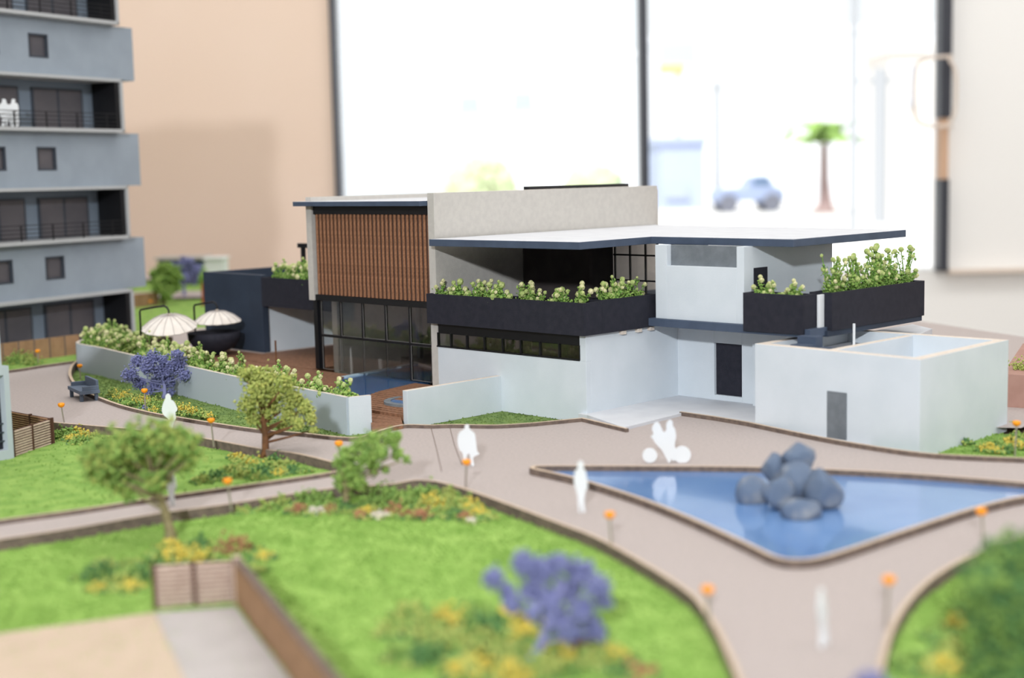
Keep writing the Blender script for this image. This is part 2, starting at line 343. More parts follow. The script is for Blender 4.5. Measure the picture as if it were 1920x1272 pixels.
# the street outside
SZ = -125.
mb = MB(); mb.box(-4000, 5000, WY + 14, 9000, SZ - 20, SZ); struct('street', mb, m_street, 'pale sunlit street outside the window')
def building(u0, u1, vt, Y, m, label, wins, depth=500):
    x0, x1 = PY(u0, 300, Y).x, PY(u1, 300, Y).x; zt = PY((u0 + u1) / 2, vt, Y).z
    t = thing('far_building', label, 'building', ((x0 + x1) / 2, Y, SZ)); mb = MB(); mb.box(x0, x1, Y, Y + depth, SZ, zt); mb.box(x0 - 10, x1 + 10, Y - 15, Y + depth, zt, zt + 25); obj('wall', mb, m, t)
    for (a, b, c, d) in wins:
        A = PY(a, b, Y); B = PY(c, d, Y); mb = MB(); mb.box(A.x, B.x, Y - 8, Y + 5, B.z, A.z); mb.box(A.x - 8, B.x + 8, Y - 14, Y, B.z - 12, B.z); obj('window', mb, m_farwin, t)
    return t
building(1240, 1760, 60, 6800, m_facade, 'long white building across the street with narrow upper windows', [(1375, 155, 1383, 190), (1405, 153, 1415, 190), (1505, 145, 1512, 180), (1538, 145, 1546, 180), (1570, 145, 1578, 178)])
building(1238, 1322, 268, 5600, m_kiosk, 'low bluish kiosk building left of the car', [(1250, 350, 1290, 366)], 500)
building(1668, 1775, 96, 4200, m_facade2, 'beige building behind the dark door post', [(1706, 120, 1712, 190)], 300)
building(830, 1190, 110, 7200, m_facade, 'white building across the street left of the mullion', [(860, 180, 900, 205), (960, 172, 1000, 200), (1165, 205, 1180, 230)])
t = thing('billboard', 'faint billboard with an orange strip above the kiosk', 'sign', tuple(PY(1272, 268, 5600)))
mb = MB(); A = PY(1236, 78, 5600); B = PY(1308, 122, 5600); mb.box(A.x, B.x, 5600, 5620, B.z, A.z); obj('panel', mb, mat('billboard grey', rgb(182, 192, 192), .8), t)
mb = MB(); A = PY(1236, 122, 5600); B = PY(1285, 138, 5600); mb.box(A.x, B.x, 5598, 5620, B.z, A.z); obj('orange_strip', mb, mat('billboard orange', rgb(236, 184, 130), .8), t)
mb = MB(); c = PY(1272, 138, 5600); mb.box(c.x - 12, c.x + 12, 5605, 5625, PY(1272, 268, 5600).z + 25, c.z); obj('post', mb, m_pole, t)
# poles
for (u, v0, w_, Y, lab) in ((1344, 150, 16, 5300, 'greenish utility pole left of the parked car'), (1602, -60, 10, 3000, 'slim grey street pole right of the palm'), (1651, 128, 20, 3800, 'short grey post against the beige building')):
    a = PY(u, v0, Y); mb = MB(); mb.tube([(a.x, Y, SZ), (a.x, Y, a.z)], w_, 10); mb.box(a.x - w_ * 3, a.x + w_ * 3, Y - 6, Y + 6, a.z - 40, a.z - 25); tag(obj('street_pole', mb, m_pole), lab, 'pole')
# palm
a = PY(1545, 402, 4800); ct = PY(1545, 270, 4800)
t = thing('palm_tree', 'small palm tree on the street behind the roof', 'tree', (a.x, 4800, SZ)); zc = ct.z
mb = MB(); mb.tube([(a.x, 4800, SZ), (a.x + 5, 4800, SZ + 30), (a.x, 4800, (SZ + zc) / 2), (a.x, 4800, zc)], [55, 26, 18, 15], 10); obj('trunk', mb, m_palmt, t)
for k in range(13):
    an = k * 2.4; L = 130 + 35 * (k % 3); pts = [Vector((a.x + L * s * math.cos(an), 4800 + L * s * math.sin(an), zc + 125 * s * (1.25 - s) * (1.6 if k % 2 else .7) - 30 * s * s)) for s in (0, .25, .5, .75, 1)]
    mb = MB()
    for i in range(4):
        wv = Vector((-math.sin(an), math.cos(an), 0)) * (30, 44, 40, 24, 5)[i]; wn = Vector((-math.sin(an), math.cos(an), 0)) * (22, 30, 26, 14, 3)[i + 1]; dz = Vector((0, 0, 9))
        mb.add([pts[i] - wv, pts[i] + dz, pts[i] + wv, pts[i + 1] - wn, pts[i + 1] + dz, pts[i + 1] + wn], [(0, 1, 4, 3), (1, 2, 5, 4)])
    obj('frond', mb, m_palm, t)
# car
a = PY(1400, 396, 5150); cy = 5150
t = thing('parked_car', 'pale blue pickup car parked across the street', 'car', (a.x, cy, SZ)); L, W2 = 125, 85; z = SZ
prof = [(-L, 38), (-L, 78), (-L + 15, 88), (-15, 92), (5, 130), (60, 132), (92, 92), (L - 5, 84), (L, 40)]
mb = MB(); n = len(prof); mb.add([(a.x + x, cy - W2, z + h) for x, h in prof] + [(a.x + x, cy + W2, z + h) for x, h in prof], [tuple(range(n)), tuple(range(n, 2 * n))[::-1]] + [((i + 1) % n, i, n + i, n + (i + 1) % n) for i in range(n)]); obj('body', mb, m_car, t, bevel=6)
for x0, x1 in ((8, 34), (38, 68)):
    mb = MB(); mb.box(a.x + x0, a.x + x1, cy - W2 - 2, cy - W2 + 4, z + 96, z + 124); obj('right_fill', mb, m_carglass, t)
for sx in (-1, 1):
    for sy in (-1, 1):
        mb = MB(); yy = cy + sy * (W2 - 5); mb.tube([(a.x + sx * 78, yy - 12, z + 34), (a.x + sx * 78, yy + 12, z + 34)], 34, 16); obj('wheel', mb, m_tyre, t)
for i, (u, v, r, m_, lab) in enumerate(((900, 322, 110, m_farbush, 'pale blurred bush beside the far left building'), (1112, 318, 90, m_farbush, 'blurred green bush left of the dark mullion'), (1003, 338, 42, m_farbush, 'small dim bush between the two blurred bushes'))):
    c = PY(u, v, 6000); pts = []
    for k in range(260):
        d = Vector(np.random.normal(size=3)); d.normalize(); pts.append((c.x + d.x * r * 1.2, 6000 + d.y * r, SZ + r + d.z * r))
    tag(bulk('street_bush', pts, np.random.uniform(16, 30, 260), m_, origin=(c.x, 6000, SZ), shape='ico'), lab, 'bush')
# the table that carries the board
t = thing('display_table', 'pale table that carries the model board', 'table', (0, 190, -95))
mb = MB(); mb.prism([(-118, 42), (105, 42), (84, 150), (64, 210), (50, 262), (-50, 372), (-150, 372)], -6, -2.3); obj('tabletop', mb, m_table, t)
for x, y in ((-100, 55), (92, 55), (-130, 355), (-50, 355), (45, 250)):
    mb = MB(); mb.box(x - 2.5, x + 2.5, y - 2.5, y + 2.5, -95, -6); obj('leg', mb, m_table, t)

# ================================================================== THE MODEL'S GROUND
be0, be1 = P(1735, 604, 0), P(1920, 632, 0); dd = (be1 - be0)
BOARD = [(-120, 40), (112, 40)] + [tuple((be1 + dd * 1.5)[:2]), tuple(be1[:2]), tuple(be0[:2]), tuple((be0 - dd * 2.2)[:2])] + [(-52, 375), (-155, 375)]
zt = .35
A_out = smooth_line(px([(-60, 1017), (0, 1011), (150, 988), (293, 963), (427, 945), (560, 924), (640, 914), (730, 908), (790, 900), (867, 915), (1050, 981), (1140, 1018), (1280, 1101), (1330, 1155), (1367, 1225), (1392, 1290), (1405, 1350)], zt), 5)
A_poly = A_out + px([(1405, 1500), (-900, 1500)], zt)
B_far = smooth_line(px([(-150, 786), (20, 783), (102, 792), (184, 799), (262, 806), (383, 822), (487, 841), (560, 851), (650, 873)], zt), 5)
B_near = smooth_line(px([(650, 879), (600, 889), (440, 912), (300, 932), (150, 955), (0, 975), (-150, 998)], zt), 5)
C_out = smooth_line(px([(150, 672), (136, 684), (131, 697), (133, 708), (141, 719), (160, 733), (186, 745), (225, 759), (272, 771), (313, 779), (333, 782), (413, 795), (493, 806), (567, 812), (633, 819), (672, 820), (700, 811), (753, 797), (808, 797), (852, 796), (930, 797), (1000, 793)], zt), 4) + px([(1092, 784), (1176, 804)], zt)
C_poly = C_out[:-1] + [H(-.5, 3), H(-14, 6), H(-60, 6), H(-75, -2), P(160, 660, 0)[:2]]
D_out = px([(1276, 773), (1340, 782)], zt) + smooth_line(px([(1400, 792), (1541, 821), (1640, 838), (1728, 850), (1800, 855), (1920, 860), (2080, 866)], zt), 5)
D_poly = D_out[-22:] + px([(2200, 800), (1990, 770)], 0) + [H(35.5, 20), H(26, 14)]
F_out = smooth_line(px([(-90, 704), (20, 694), (80, 685), (138, 677)], zt), 5)
F_poly = F_out + [tuple(P(145, 672, 0)[:2]), (-66, 215), (-60, 232), (-42, 240), (-30, 290), (-30, 300), (-140, 300), (-140, 180)]
E_out = smooth_line(px([(1640, 1350), (1646, 1290), (1655, 1235), (1670, 1182), (1700, 1130), (1745, 1085), (1800, 1051), (1860, 1026), (1920, 1006), (2050, 968)], zt), 5)
E_poly = E_out + px([(2400, 968), (2400, 1450), (1640, 1450)], zt)
G_poly = [(-140, 318), (-30, 318), (-26, 352), (-140, 365)]
pond_px = [(1000, 884), (1004, 880), (1020, 879), (1150, 879), (1400, 881), (1600, 888), (1750, 897), (1920, 911), (2000, 921), (2010, 925), (2000, 929), (1920, 937), (1830, 958), (1700, 1000), (1600, 1034), (1540, 1052), (1500, 1057), (1455, 1052), (1400, 1026), (1300, 980), (1200, 940), (1100, 908), (1050, 895)]
POND = smooth_line(px(pond_px, .3), 3, True)
LZ = (-.47, -.45, -.72, -.6, -.6, -.47, -.6)
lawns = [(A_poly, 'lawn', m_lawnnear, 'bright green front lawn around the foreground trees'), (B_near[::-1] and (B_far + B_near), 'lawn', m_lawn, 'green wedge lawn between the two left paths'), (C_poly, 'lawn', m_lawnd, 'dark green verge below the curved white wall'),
         (D_poly, 'lawn', m_lawn, 'green strip right of the white box building'), (F_poly, 'lawn', m_lawn, 'far left lawn below the tower and the tan fence'), (E_poly, 'lawn', m_lawnnear, 'round green lawn in the lower right corner'), (G_poly, 'lawn', m_lawn, 'farthest lawn strip before the peach wall')]
allpolys = [BOARD] + [l[0] for l in lawns]
def in_any(x, y): return any(in_poly(x, y, l[0]) for l in lawns)
pts = []; edges = []
for poly in allpolys:
    o = len(pts); pts += [Vector(p[:2]) for p in poly]; edges += [(o + i, o + (i + 1) % len(poly)) for i in range(len(poly))]
res = delaunay_2d_cdt(pts, edges, [], 0, 1e-4); V2, F2 = res[0], res[2]
mbp = MB(); mbp.v = [(p.x, p.y, 0) for p in V2]; edge_count = {}
for f in F2:
    c = sum((V2[i] for i in f), Vector((0, 0))) / len(f)
    if in_poly(c.x, c.y, BOARD) and not in_any(c.x, c.y): mbp.f.append(tuple(f)); mbp.m.append(0)
struct('pavement', mbp, m_path, 'pinkish beige footpaths of the site model', origin=(0, 190, 0))
mb = MB(); mb.prism(BOARD, -2.3, -1.0); struct('base_board', mb, m_board, 'base board under the whole model')
bl = offset(BOARD, .01, True); mb = MB()
for i in range(len(BOARD)):
    a, b = BOARD[i], BOARD[(i + 1) % len(BOARD)]; mb.add([(*a, -1), (*b, -1), (*b, 0), (*a, 0)], [(0, 1, 2, 3)])
struct('board_edge', mb, m_path, 'outer edge band of the model board', origin=(0, 190, -1))
def lawn_mesh(poly, m, label, step, zl):
    xs = [p[0] for p in poly]; ys = [p[1] for p in poly]; pts = [Vector(p[:2]) for p in poly]; n = len(pts); ed = [(i, (i + 1) % n) for i in range(n)]
    x = max(min(xs), -140)
    while x < min(max(xs), 110):
        y = max(min(ys), 45)
        while y < max(ys):
            a, b = x + random.uniform(-.3, .3) * step, y + random.uniform(-.3, .3) * step
            if in_poly(a, b, poly): pts.append(Vector((a, b)))
            y += step
        x += step
    r = delaunay_2d_cdt(pts, ed, [], 1, 1e-4); mb = MB(); mb.v = [(p.x, p.y, zl + random.uniform(-.05, .05)) for p in r[0]]; mb.f = [tuple(f) for f in r[2]]; mb.m = [0] * len(mb.f)
    o = struct('lawn', mb, m, label, smooth=True); return o
for i, (poly, nm, m, lab) in enumerate(lawns): lawn_mesh(poly, m, lab, (1.6, 1.3, 1.3, 1.6, 4, 1.8, 5)[i], LZ[i])
# flock crumbs that give the turf its nap
def turf(poly, n, m, label, ylim=(60, 230), xlim=(-90, 70), r=(.05, .11), zl=-.45):
    xs = [p[0] for p in poly]; ys = [p[1] for p in poly]; x0, x1, y0, y1 = max(min(xs), xlim[0]), min(max(xs), xlim[1]), max(min(ys), ylim[0]), min(max(ys), ylim[1]); out = []
    while len(out) < n:
        x, y = random.uniform(x0, x1), random.uniform(y0, y1)
        if abs(x) < y * .40 and in_poly(x, y, poly): out.append((x, y, zl + random.uniform(.0, .09)))
        elif random.random() < 1e-5: break
    o = bulk('turf_nap', out, np.random.uniform(r[0], r[1], len(out)), m, jit=.7); tag(o, label, 'grass', kind='stuff'); return o
turf(A_poly, 22000, m_lawnnear, 'short flock grass nap on the bright front lawn'); turf(B_far + B_near, 16000, m_lawn, 'short flock grass nap on the wedge lawn by the slatted box')
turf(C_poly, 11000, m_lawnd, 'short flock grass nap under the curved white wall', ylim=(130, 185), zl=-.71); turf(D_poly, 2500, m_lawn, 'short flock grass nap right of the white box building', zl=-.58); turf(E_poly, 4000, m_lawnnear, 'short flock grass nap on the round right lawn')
curb(A_out, label='curved plywood curb around the front lawn'); curb(B_far, label='plywood curb on the far edge of the wedge lawn'); curb(B_near, label='plywood curb on the near edge of the wedge lawn')
curb(C_out, label='plywood curb below the curved white wall', wd=.34); curb(D_out, label='plywood curb in front of the white box building', wd=.34, z1=.4); curb(F_out, label='plywood curb below the tan board fence'); curb(E_out, label='curved plywood curb of the lower right lawn')
for ln, lb in ((((808, 802), (818, 840), (828, 885)), 'left'), (((843, 800), (852, 835), (866, 872)), 'right')):
    mb = MB(); q = px(ln, .01)
    for i in range(2): mb.bar((*q[i], .0), (*q[i + 1], .0), .07, .012)
    struct('paving_seam', mb, m_curbside, lb + ' fine seam line across the path below the white wall')
# sand court and grey strip in the left foreground
mb = MB(); mb.prism([tuple(P(u, v, -.32)[:2]) for u, v in ((-300, 1222), (0, 1188), (290, 1149), (345, 1272), (400, 1420), (-500, 1420))], -.8, -.32); struct('sand_court', mb, m_sand, 'pale sand coloured court in the left foreground')
mb = MB(); mb.prism([tuple(P(u, v, -.3)[:2]) for u, v in ((291, 1149), (441, 1138), (545, 1276), (640, 1410), (401, 1420), (346, 1272))], -.8, -.3); struct('grey_ramp', mb, m_pale, 'pale grey ramp strip before the slatted gate')

# ================================================================== POND
t = thing('pond', 'triangular blue pond with a plywood rim', 'pond', (*P(1480, 960, 0)[:2], 0))
curb(POND, z0=0, z1=.55, wd=.36, name='rim', parent=t, closed=True, kind=None)
mb = MB(); mb.prism(offset(POND, 0, True), .01, .12); obj('water', mb, m_water, t)
# rocks
def rock(u, v, wpx, hpx, yref, label, tilt=0., seed=0):
    c = PY(u, v, yref); k = yref / F_PX; rx, rz = wpx * k * .57, hpx * k * .57; rnd = random.Random(seed)
    bm = bmesh.new(); bmesh.ops.create_icosphere(bm, subdivisions=3, radius=1)
    dirs = [(Vector((rnd.gauss(0, 1), rnd.gauss(0, 1), rnd.gauss(0, 1))).normalized(), rnd.uniform(.66, .9)) for _ in range(22)]
    for w_ in bm.verts:
        p = w_.co.copy()
        for d, h in dirs:
            e = p.dot(d)
            if e > h: p -= d * (e - h) * .96
        w_.co = p
    R = Matrix.Rotation(tilt, 3, 'Y'); mb = MB(); cy = c.y
    vs = []
    for w_ in bm.verts:
        q = R @ Vector((w_.co.x * rx, w_.co.y * min(rx, rz) * .95, w_.co.z * rz)); vs.append((c.x + q.x, cy + q.y, max(c.z + q.z, .1)))
    mb.add(vs, [tuple(x.index for x in f.verts) for f in bm.faces]); bm.free()
    o = obj('rock', mb, m_rock, smooth=True); tag(o, label, 'rock', 'boulders piled in the pond'); return o
for a in ((1412, 925, 60, 66, 101, 'dark rounded boulder at the left end of the pile', .2, 1), (1450, 880, 48, 58, 103, 'small grey boulder leaning on the pile high at left', -.1, 2), (1461, 925, 62, 68, 98.5, 'blue grey boulder low left of the centre', -.4, 3),
          (1497, 858, 60, 62, 102, 'topmost boulder of the pile in the pond', 0, 4), (1496, 900, 74, 74, 100, 'large central boulder with an ochre spot', .1, 5), (1541, 922, 72, 82, 98.5, 'large light patched boulder at the right of the pile', -.5, 6),
          (1501, 958, 84, 54, 96, 'flat grey boulder lowest at the front of the pile', .1, 7), (1478, 915, 70, 110, 103.5, 'hidden dark boulder propping the back of the pile', 0, 8)):
    rock(*a)

# ================================================================== THE HOUSE
hx, hy = H(-10, 15)
house = thing('model_house', 'white and grey two storey house model with flat roofs and black planters', 'building', (hx, hy, 0))
def part(name, f, m, label=None, parent=house, bevel=.03, **k):
    mb = MB(); f(mb); o = obj(name, mb, m, parent, bevel=bevel, **k)
    if label: o['label'] = label
    return o
part('plinth', lambda b: b.prism([H(-1, -.1), H(.2, -.1), H(7.7, -3.3), H(6.9, 6.8), H(16.2, 5.6), H(16.2, 16), H(-1, 16)], -.7, .3), m_whitetop, 'white entrance terrace slab')
part('high_wall', lambda b: b.hb(-23.2, -22.15, .4, 38.8, 0, 22.35, 0, 1), [m_gray, m_rim], 'tall grey concrete dividing wall')
part('left_wall', lambda b: (b.hb(-45.4, -44.4, .6, 60, 9.6, 22.0), b.hb(-45.4, -44.4, 4, 60, 0, 9.6)), m_gray, 'grey concrete wall at the left of the wood screen')
part('rear_wall', lambda b: (b.hb(-44.4, -22.2, 38, 39, 0, 21.9)), m_gray)
part('roof_lantern', lambda b: b.hb(-24.9, -24.1, 17.2, 35.5, 21.4, 22.72), m_blackmetal, 'black box on the upper roof')
part('upper_roof', lambda b: b.hb(-46.2, -23.25, -.7, 37.8, 20.95, 21.5, 0, 1), [m_navy, m_whitetop], 'slate edged roof over the wood screen')
part('screen_lintel', lambda b: b.hb(-44.4, -23.25, .9, 2, 19.95, 20.95), m_blackmetal)
part('screen_back', lambda b: b.hb(-44.4, -23.25, 1.25, 2.0, 10.3, 20), m_slatback)
# vertical battens, one object each
ns = 29; me0 = None
for i in range(ns):
    p0 = -44.2 + (20.8) * (i + .5) / ns
    mb = MB(); x, y = H(p0, 1.05); mb.prism([(x + .19 * math.cos(a), y + .19 * math.sin(a)) for a in [k * math.pi / 3 for k in range(6)]], 10.35, 19.95)
    if me0 is None: o = obj('batten', mb, m_slat, house); me0 = o; x0_, y0_ = x, y
    else:
        o = me0.copy(); col.objects.link(o); o.parent = house; o.location = ((x - x0_) * S, (y - y0_) * S, 0)
part('screen_sill', lambda b: b.hb(-44.6, -23.25, .8, 2.0, 9.6, 10.3), m_blackmetal)
part('corner_post', lambda b: b.hb(-45.0, -44.3, .9, 1.6, 1.2, 9.6), m_blackmetal)
# curtain glazing under the screen: five bays, two rows
mul = [-44.0, -40.2, -36.1, -31.9, -27.7, -24.0]
for i, m_ in enumerate(mul):
    part('mullion', lambda b: b.hb(m_ - .12, m_ + .12, 1.15, 1.5, 1.2 if i in (0, 4, 5) else 5.2, 9.65), m_blackmetal, bevel=.02)
part('transom', lambda b: b.hb(-44, -23.3, 1.15, 1.5, 5.2, 5.5), m_blackmetal, bevel=.02)
for i in range(5):
    for (z0, z1) in ((5.5, 9.6), (1.25, 5.2)):
        a0, a1 = mul[i] + .14, mul[i + 1] - .14; mb = MB(); th = .035
        for (pa, pb, za_, zb_) in ((a0, a1, z0, z0 + th), (a0, a1, z1 - th, z1), (a0, a0 + th, z0, z1), (a1 - th, a1, z0, z1)): mb.hb(pa, pb, 1.2, 1.25, za_, zb_)
        if z0 > 5 or i in (0, 4): fr = obj('glazing_frame', mb, m_trim2, house)
        else: fr = house
        mb = MB(); mb.hb(a0, a1, 1.3, 1.34, z0, z1); obj('pane', mb, g_smoke, fr)
# interior of the pool hall
part('hall_floor', lambda b: b.prism([H(-44.4, 14), H(-23.3, 6), H(-23.3, 37.9), H(-44.4, 37.9)], .2, 1.25), m_pale, 'pale hall floor behind the pool')
part('hall_ceiling', lambda b: b.hb(-44.4, -23.3, 2, 37.9, 9.7, 10.3), m_char)
part('hall_back', lambda b: b.hb(-44.4, -23.3, 30, 30.4, 1.2, 9.7), m_pale)
part('hall_partition', lambda b: (b.hb(-44.4, -30, 22, 22.6, 1.2, 9.7), b.hb(-30, -29.4, 18, 22.6, 1.2, 9.7)), m_dgray)
for p_, q_ in ((-41.8, 14.5), (-34.2, 19), (-28.2, 15)): part('hall_column', lambda b: b.hb(p_, p_ + .6, q_, q_ + .6, 1.2, 9.7), m_dgray)
# ground floor, front wing
part('front_wall', lambda b: (b.hb(-22.15, -.27, .4, 1.1, -.7, 5.5), b.hb(-1.1, -.27, .4, 1.1, 5.5, 8.1), b.hb(-1.0, -.27, 1.1, 15.7, -.7, 8.1)), m_white, 'white ground floor walls of the front wing')
part('strip_recess', lambda b: b.hb(-22.1, -1.1, 2.2, 2.8, 5.0, 8.1), m_strip)
part('strip_header', lambda b: (b.hb(-22.1, -1.1, .5, 1.6, 7.0, 8.1)), m_blackmetal)
part('strip_sill', lambda b: b.hb(-22.3, -1.1, .35, .8, 5.5, 5.65), m_blackmetal, bevel=.02)
sm = [-22.1, -20.04, -17.5, -14.78, -12.04, -9.37, -6.62, -3.93, -1.1]
for i in range(9): part('strip_mullion', lambda b: b.hb(sm[i] - .07, sm[i] + .07, .35, .7, 5.6, 7.1), m_blackmetal, bevel=0)
for i in range(8): part('strip_pane', lambda b: b.hb(sm[i] + .08, sm[i + 1] - .08, .5, .56, 5.62, 7.05), g_smoke, bevel=0)
part('entrance_wall', lambda b: (b.hb(-.3, 4.5, 15, 15.7, .3, 8.3), b.hb(8.0, 9.9, 15, 15.7, .3, 8.3), b.hb(4.5, 8.0, 15, 15.7, 6.3, 8.3), b.hb(4.5, 8.0, 15, 15.7, .3, .85), b.hb(9.9, 16.5, 14.2, 15.0, .3, 8.3)), m_white, 'white entrance wall under the upper floor')
part('entrance_door', lambda b: b.hb(4.5, 8.0, 15.35, 15.6, .85, 6.3), m_black, 'black entrance door panel')
# first floor slab
part('floor_slab', lambda b: b.prism([H(-22.1, .3), H(-.2, .3), H(-.2, 9.6), H(19.9, 9.3), H(19.9, 29.4), H(-22.1, 38)], 8.3, 9.1), m_navy, 'slate grey first floor slab')
part('slab_shims', lambda b: [b.hb(-.5, .1, q_, q_ + .7, 7.75, 8.15) for q_ in (5.5, 8, 10)], m_rim)
# black planters (open troughs with soil)
def trough(p0, p1, q0, q1, z0, z1, label, th=.3):
    mb = MB(); mb.ring([H(p0, q0), H(p1, q0), H(p1, q1), H(p0, q1)], [H(p0 + th, q0 + th), H(p1 - th, q0 + th), H(p1 - th, q1 - th), H(p0 + th, q1 - th)], z0, z1); mb.hb(p0 + th, p1 - th, q0 + th, q1 - th, z0, z0 + .3)
    o = obj('planter', mb, m_black, house); o['label'] = label
    mb = MB(); mb.hb(p0 + th, p1 - th, q0 + th, q1 - th, z0 + .3, z1 - .5); obj('soil', mb, m_soil, o); return o
trough(-22.9, .2, -.4, 2.4, 8.15, 11.4, 'long black planter over the strip windows')
trough(-2.4, .21, 2.4, 10.9, 8.15, 11.5, 'black planter returning beside the white upper room')
trough(12.5, 19.3, 9.0, 11.2, 8.6, 12.3, 'short black planter by the stair gap')
trough(17.9, 20.4, 12.2, 29.6, 8.75, 12.35, 'long black planter at the right edge of the upper floor')
part('planter_shelf', lambda b: b.hb(17.8, 20.2, 11.8, 29.5, 8.2, 8.75), m_navywall)
# upper terrace behind the long planter
TP, TQ = -11.82, 18.07
part('terrace_room', lambda b: (b.hb(-22.1, TP, 14, 14.6, 9.1, 16.65), b.hb(TP - .6, TP, 14.6, TQ, 9.1, 16.65)), m_char, 'dark room under the roof slab')
GP = [-11.58, -9.38, -7.15, -5.49]
for p_ in GP: part('screen_post', lambda b: b.hb(p_ - .1, p_ + .1, TQ, TQ + .2, 9.1, 16.65), m_blackmetal, bevel=0)
for z_ in (12.0, 14.83): part('screen_rail', lambda b: b.hb(TP, GP[-1], TQ, TQ + .2, z_, z_ + .18), m_blackmetal, bevel=0)
for i in range(3): part('screen_pane', lambda b: b.hb(GP[i] + .1, GP[i + 1] - .1, TQ + .08, TQ + .12, 9.2, 16.6), g_clear, bevel=0)
# white upper room
part('upper_room', lambda b: (b.hb(.85, 2.35, 10, 10.9, 9.1, 16.65), b.hb(11.03, 11.9, 10, 25.7, 9.1, 16.65), b.hb(2.35, 11.03, 10, 10.9, 9.1, 14.56), b.hb(.85, 1.6, 10.9, 18, 9.1, 16.65)), m_white, 'white walled upper room')
part('upper_recess', lambda b: b.hb(2.3, 11.1, 10.7, 11.3, 14.4, 16.65), m_dgray, 'grey recessed panel under the roof edge')
part('side_door', lambda b: b.hb(11.88, 11.98, 11.6, 13.86, 9.1, 14.5), m_black, 'black door on the side of the upper room', bevel=.01)
part('lower_roof', lambda b: b.prism([H(-21.7, -.85), H(-.4, -.15), H(-.9, 11.6), H(16.7, 11.3), H(16.6, 32.5), H(-22.1, 38)], 16.65, 17.4, 0, 1), [m_navy, m_whitetop], 'slate edged white roof slab')
part('side_stair', lambda b: (b.hb(19.2, 21.2, 8.2, 9.4, 6.6, 8.6), b.hb(19.2, 21.2, 7.0, 8.2, 6.6, 7.9), b.hb(21.2, 23, 7.2, 9.6, 6.6, 7.6)), m_navy, 'slate grey steps beside the planter gap')
part('gate_panel', lambda b: b.hb(19.35, 19.6, 11.25, 12.15, 8.8, 12.2), m_fig, 'thin white upright panel between the planters')
# white service box on the right
def gar(b):
    o = [H(16.2, 5.7), H(34, 4.2), H(33.6, 21.2), H(16.2, 21.2)]; i = [H(17.2, 6.7), H(32.9, 5.3), H(32.6, 20.2), H(17.2, 20.2)]
    b.ring(o, i, -.7, 7.9, 0, 1)
gbox = part('service_box', gar, [m_white, m_rim], 'open topped white box building')
part('box_roof_deck', lambda b: b.hb(17.2, 23.6, 6.6, 20.2, 6.3, 6.7), m_whitetop)
part('box_partition', lambda b: (b.hb(23.6, 24.4, 6.2, 20.3, 0, 7.8, 0, 1)), [m_white, m_rim])
part('box_floor', lambda b: b.hb(24.4, 32.8, 6.2, 20.2, 0, 3.5), m_whitetop)
part('box_rear_deck', lambda b: b.prism([H(15.5, 21.3), H(22.5, 21.3), H(19.5, 33), H(15.5, 36)], 6.4, 7.0), m_whitetop)
part('box_doorway', lambda b: b.prism([H(24.5, 4.9), H(26.6, 4.72), H(26.62, 5.3), H(24.52, 5.45)], .1, 4.3), m_dgray, 'narrow grey doorway slot')
part('white_pole', lambda b: b.tube([(*P(1601, 658, 6.7)[:2], 6.7), (*P(1601, 658, 6.7)[:2], 9.3)], .13, 10), m_fig, 'thin white pole standing in the box')
# left wing
part('slate_wall', lambda b: b.prism([H(-77.5, 6.5), H(-63.6, 6.5), H(-63.6, 7.5), H(-77.5, 7.5)], 1.2, 11.6), m_navywall, 'dark slate wall behind the parasols')
part('slate_return', lambda b: (b.hb(-77.5, -76.5, 7.5, 24, 1.2, 11.6), b.hb(-77, -60, 23, 24, 1.2, 11.9)), m_navywall)
part('left_white_wall', lambda b: b.hb(-64.8, -63.9, 7.5, 24, 1.2, 7.6), m_white, 'white wall below the left planter')
trough(-63.5, -48.2, 6.4, 9.2, 7.5, 11.35, 'black planter left of the wood screen')
part('left_slab', lambda b: b.hb(-64, -45.4, 9.2, 24, 7.4, 8.2), m_char)
part('pergola_beam', lambda b: (b.hb(-62.8, -45.4, 12, 12.7, 15.0, 15.6), b.hb(-62.2, -61.7, 12.1, 12.6, 8.2, 15.0)), m_blackmetal, 'black pergola beam and post')

# deck, pool and hot tub
pw = smooth_line([(-52, 205), (-57.2, 199), tuple(P(145, 642, 3)[:2]), tuple(P(190, 652, 3)[:2]), tuple(P(260, 668, 3)[:2]), tuple(P(333, 682, 3)[:2]), tuple(P(443, 706, 3)[:2]), tuple(P(540, 723, 3)[:2]), tuple(P(652, 745, 3)[:2])], 5)
def taper_offset(f0_, d0, d1, l):
    out = []; N = len(l)
    a = offset(l, d0); b = offset(l, d1)
    for i in range(N):
        k = max(0, min(1, (i / (N - 1) - .45) / .5)); out.append((a[i][0] * (1 - k) + b[i][0] * k, a[i][1] * (1 - k) + b[i][1] * k))
    return out
PW_IN = taper_offset(0, 5.2, 2.1, pw)
t = thing('wood_deck', 'reddish brown plank deck around the house pool', 'deck', (*H(-30, -6), 0))
pool_pq = [(-62, -1.5), (-23.6, -6.2), (-23.5, 2.6), (-23.6, 5.2), (-60, 12)]
POOLQ = [P(688, 739, 1.1), P(806, 712, 1.1), P(812, 676, 1.1), P(640, 708, 1.1), P(610, 757, 1.1)]
pp = [PQ(a) for a in POOLQ]
def cross(poly, qm, closed=True):
    xs = []
    for i in range(len(poly) if closed else len(poly) - 1):
        a, b = poly[i], poly[(i + 1) % len(poly)]
        if (a[1] > qm) != (b[1] > qm): xs.append(a[0] + (b[0] - a[0]) * (qm - a[1]) / (b[1] - a[1]))
    return sorted(xs)
zdeck = lambda q: max(.55, min(1.1, .55 + .55 * (q + 12.9) / 7))
soil_pq = [PQ(a) for a in PW_IN]
q_ = -15.9
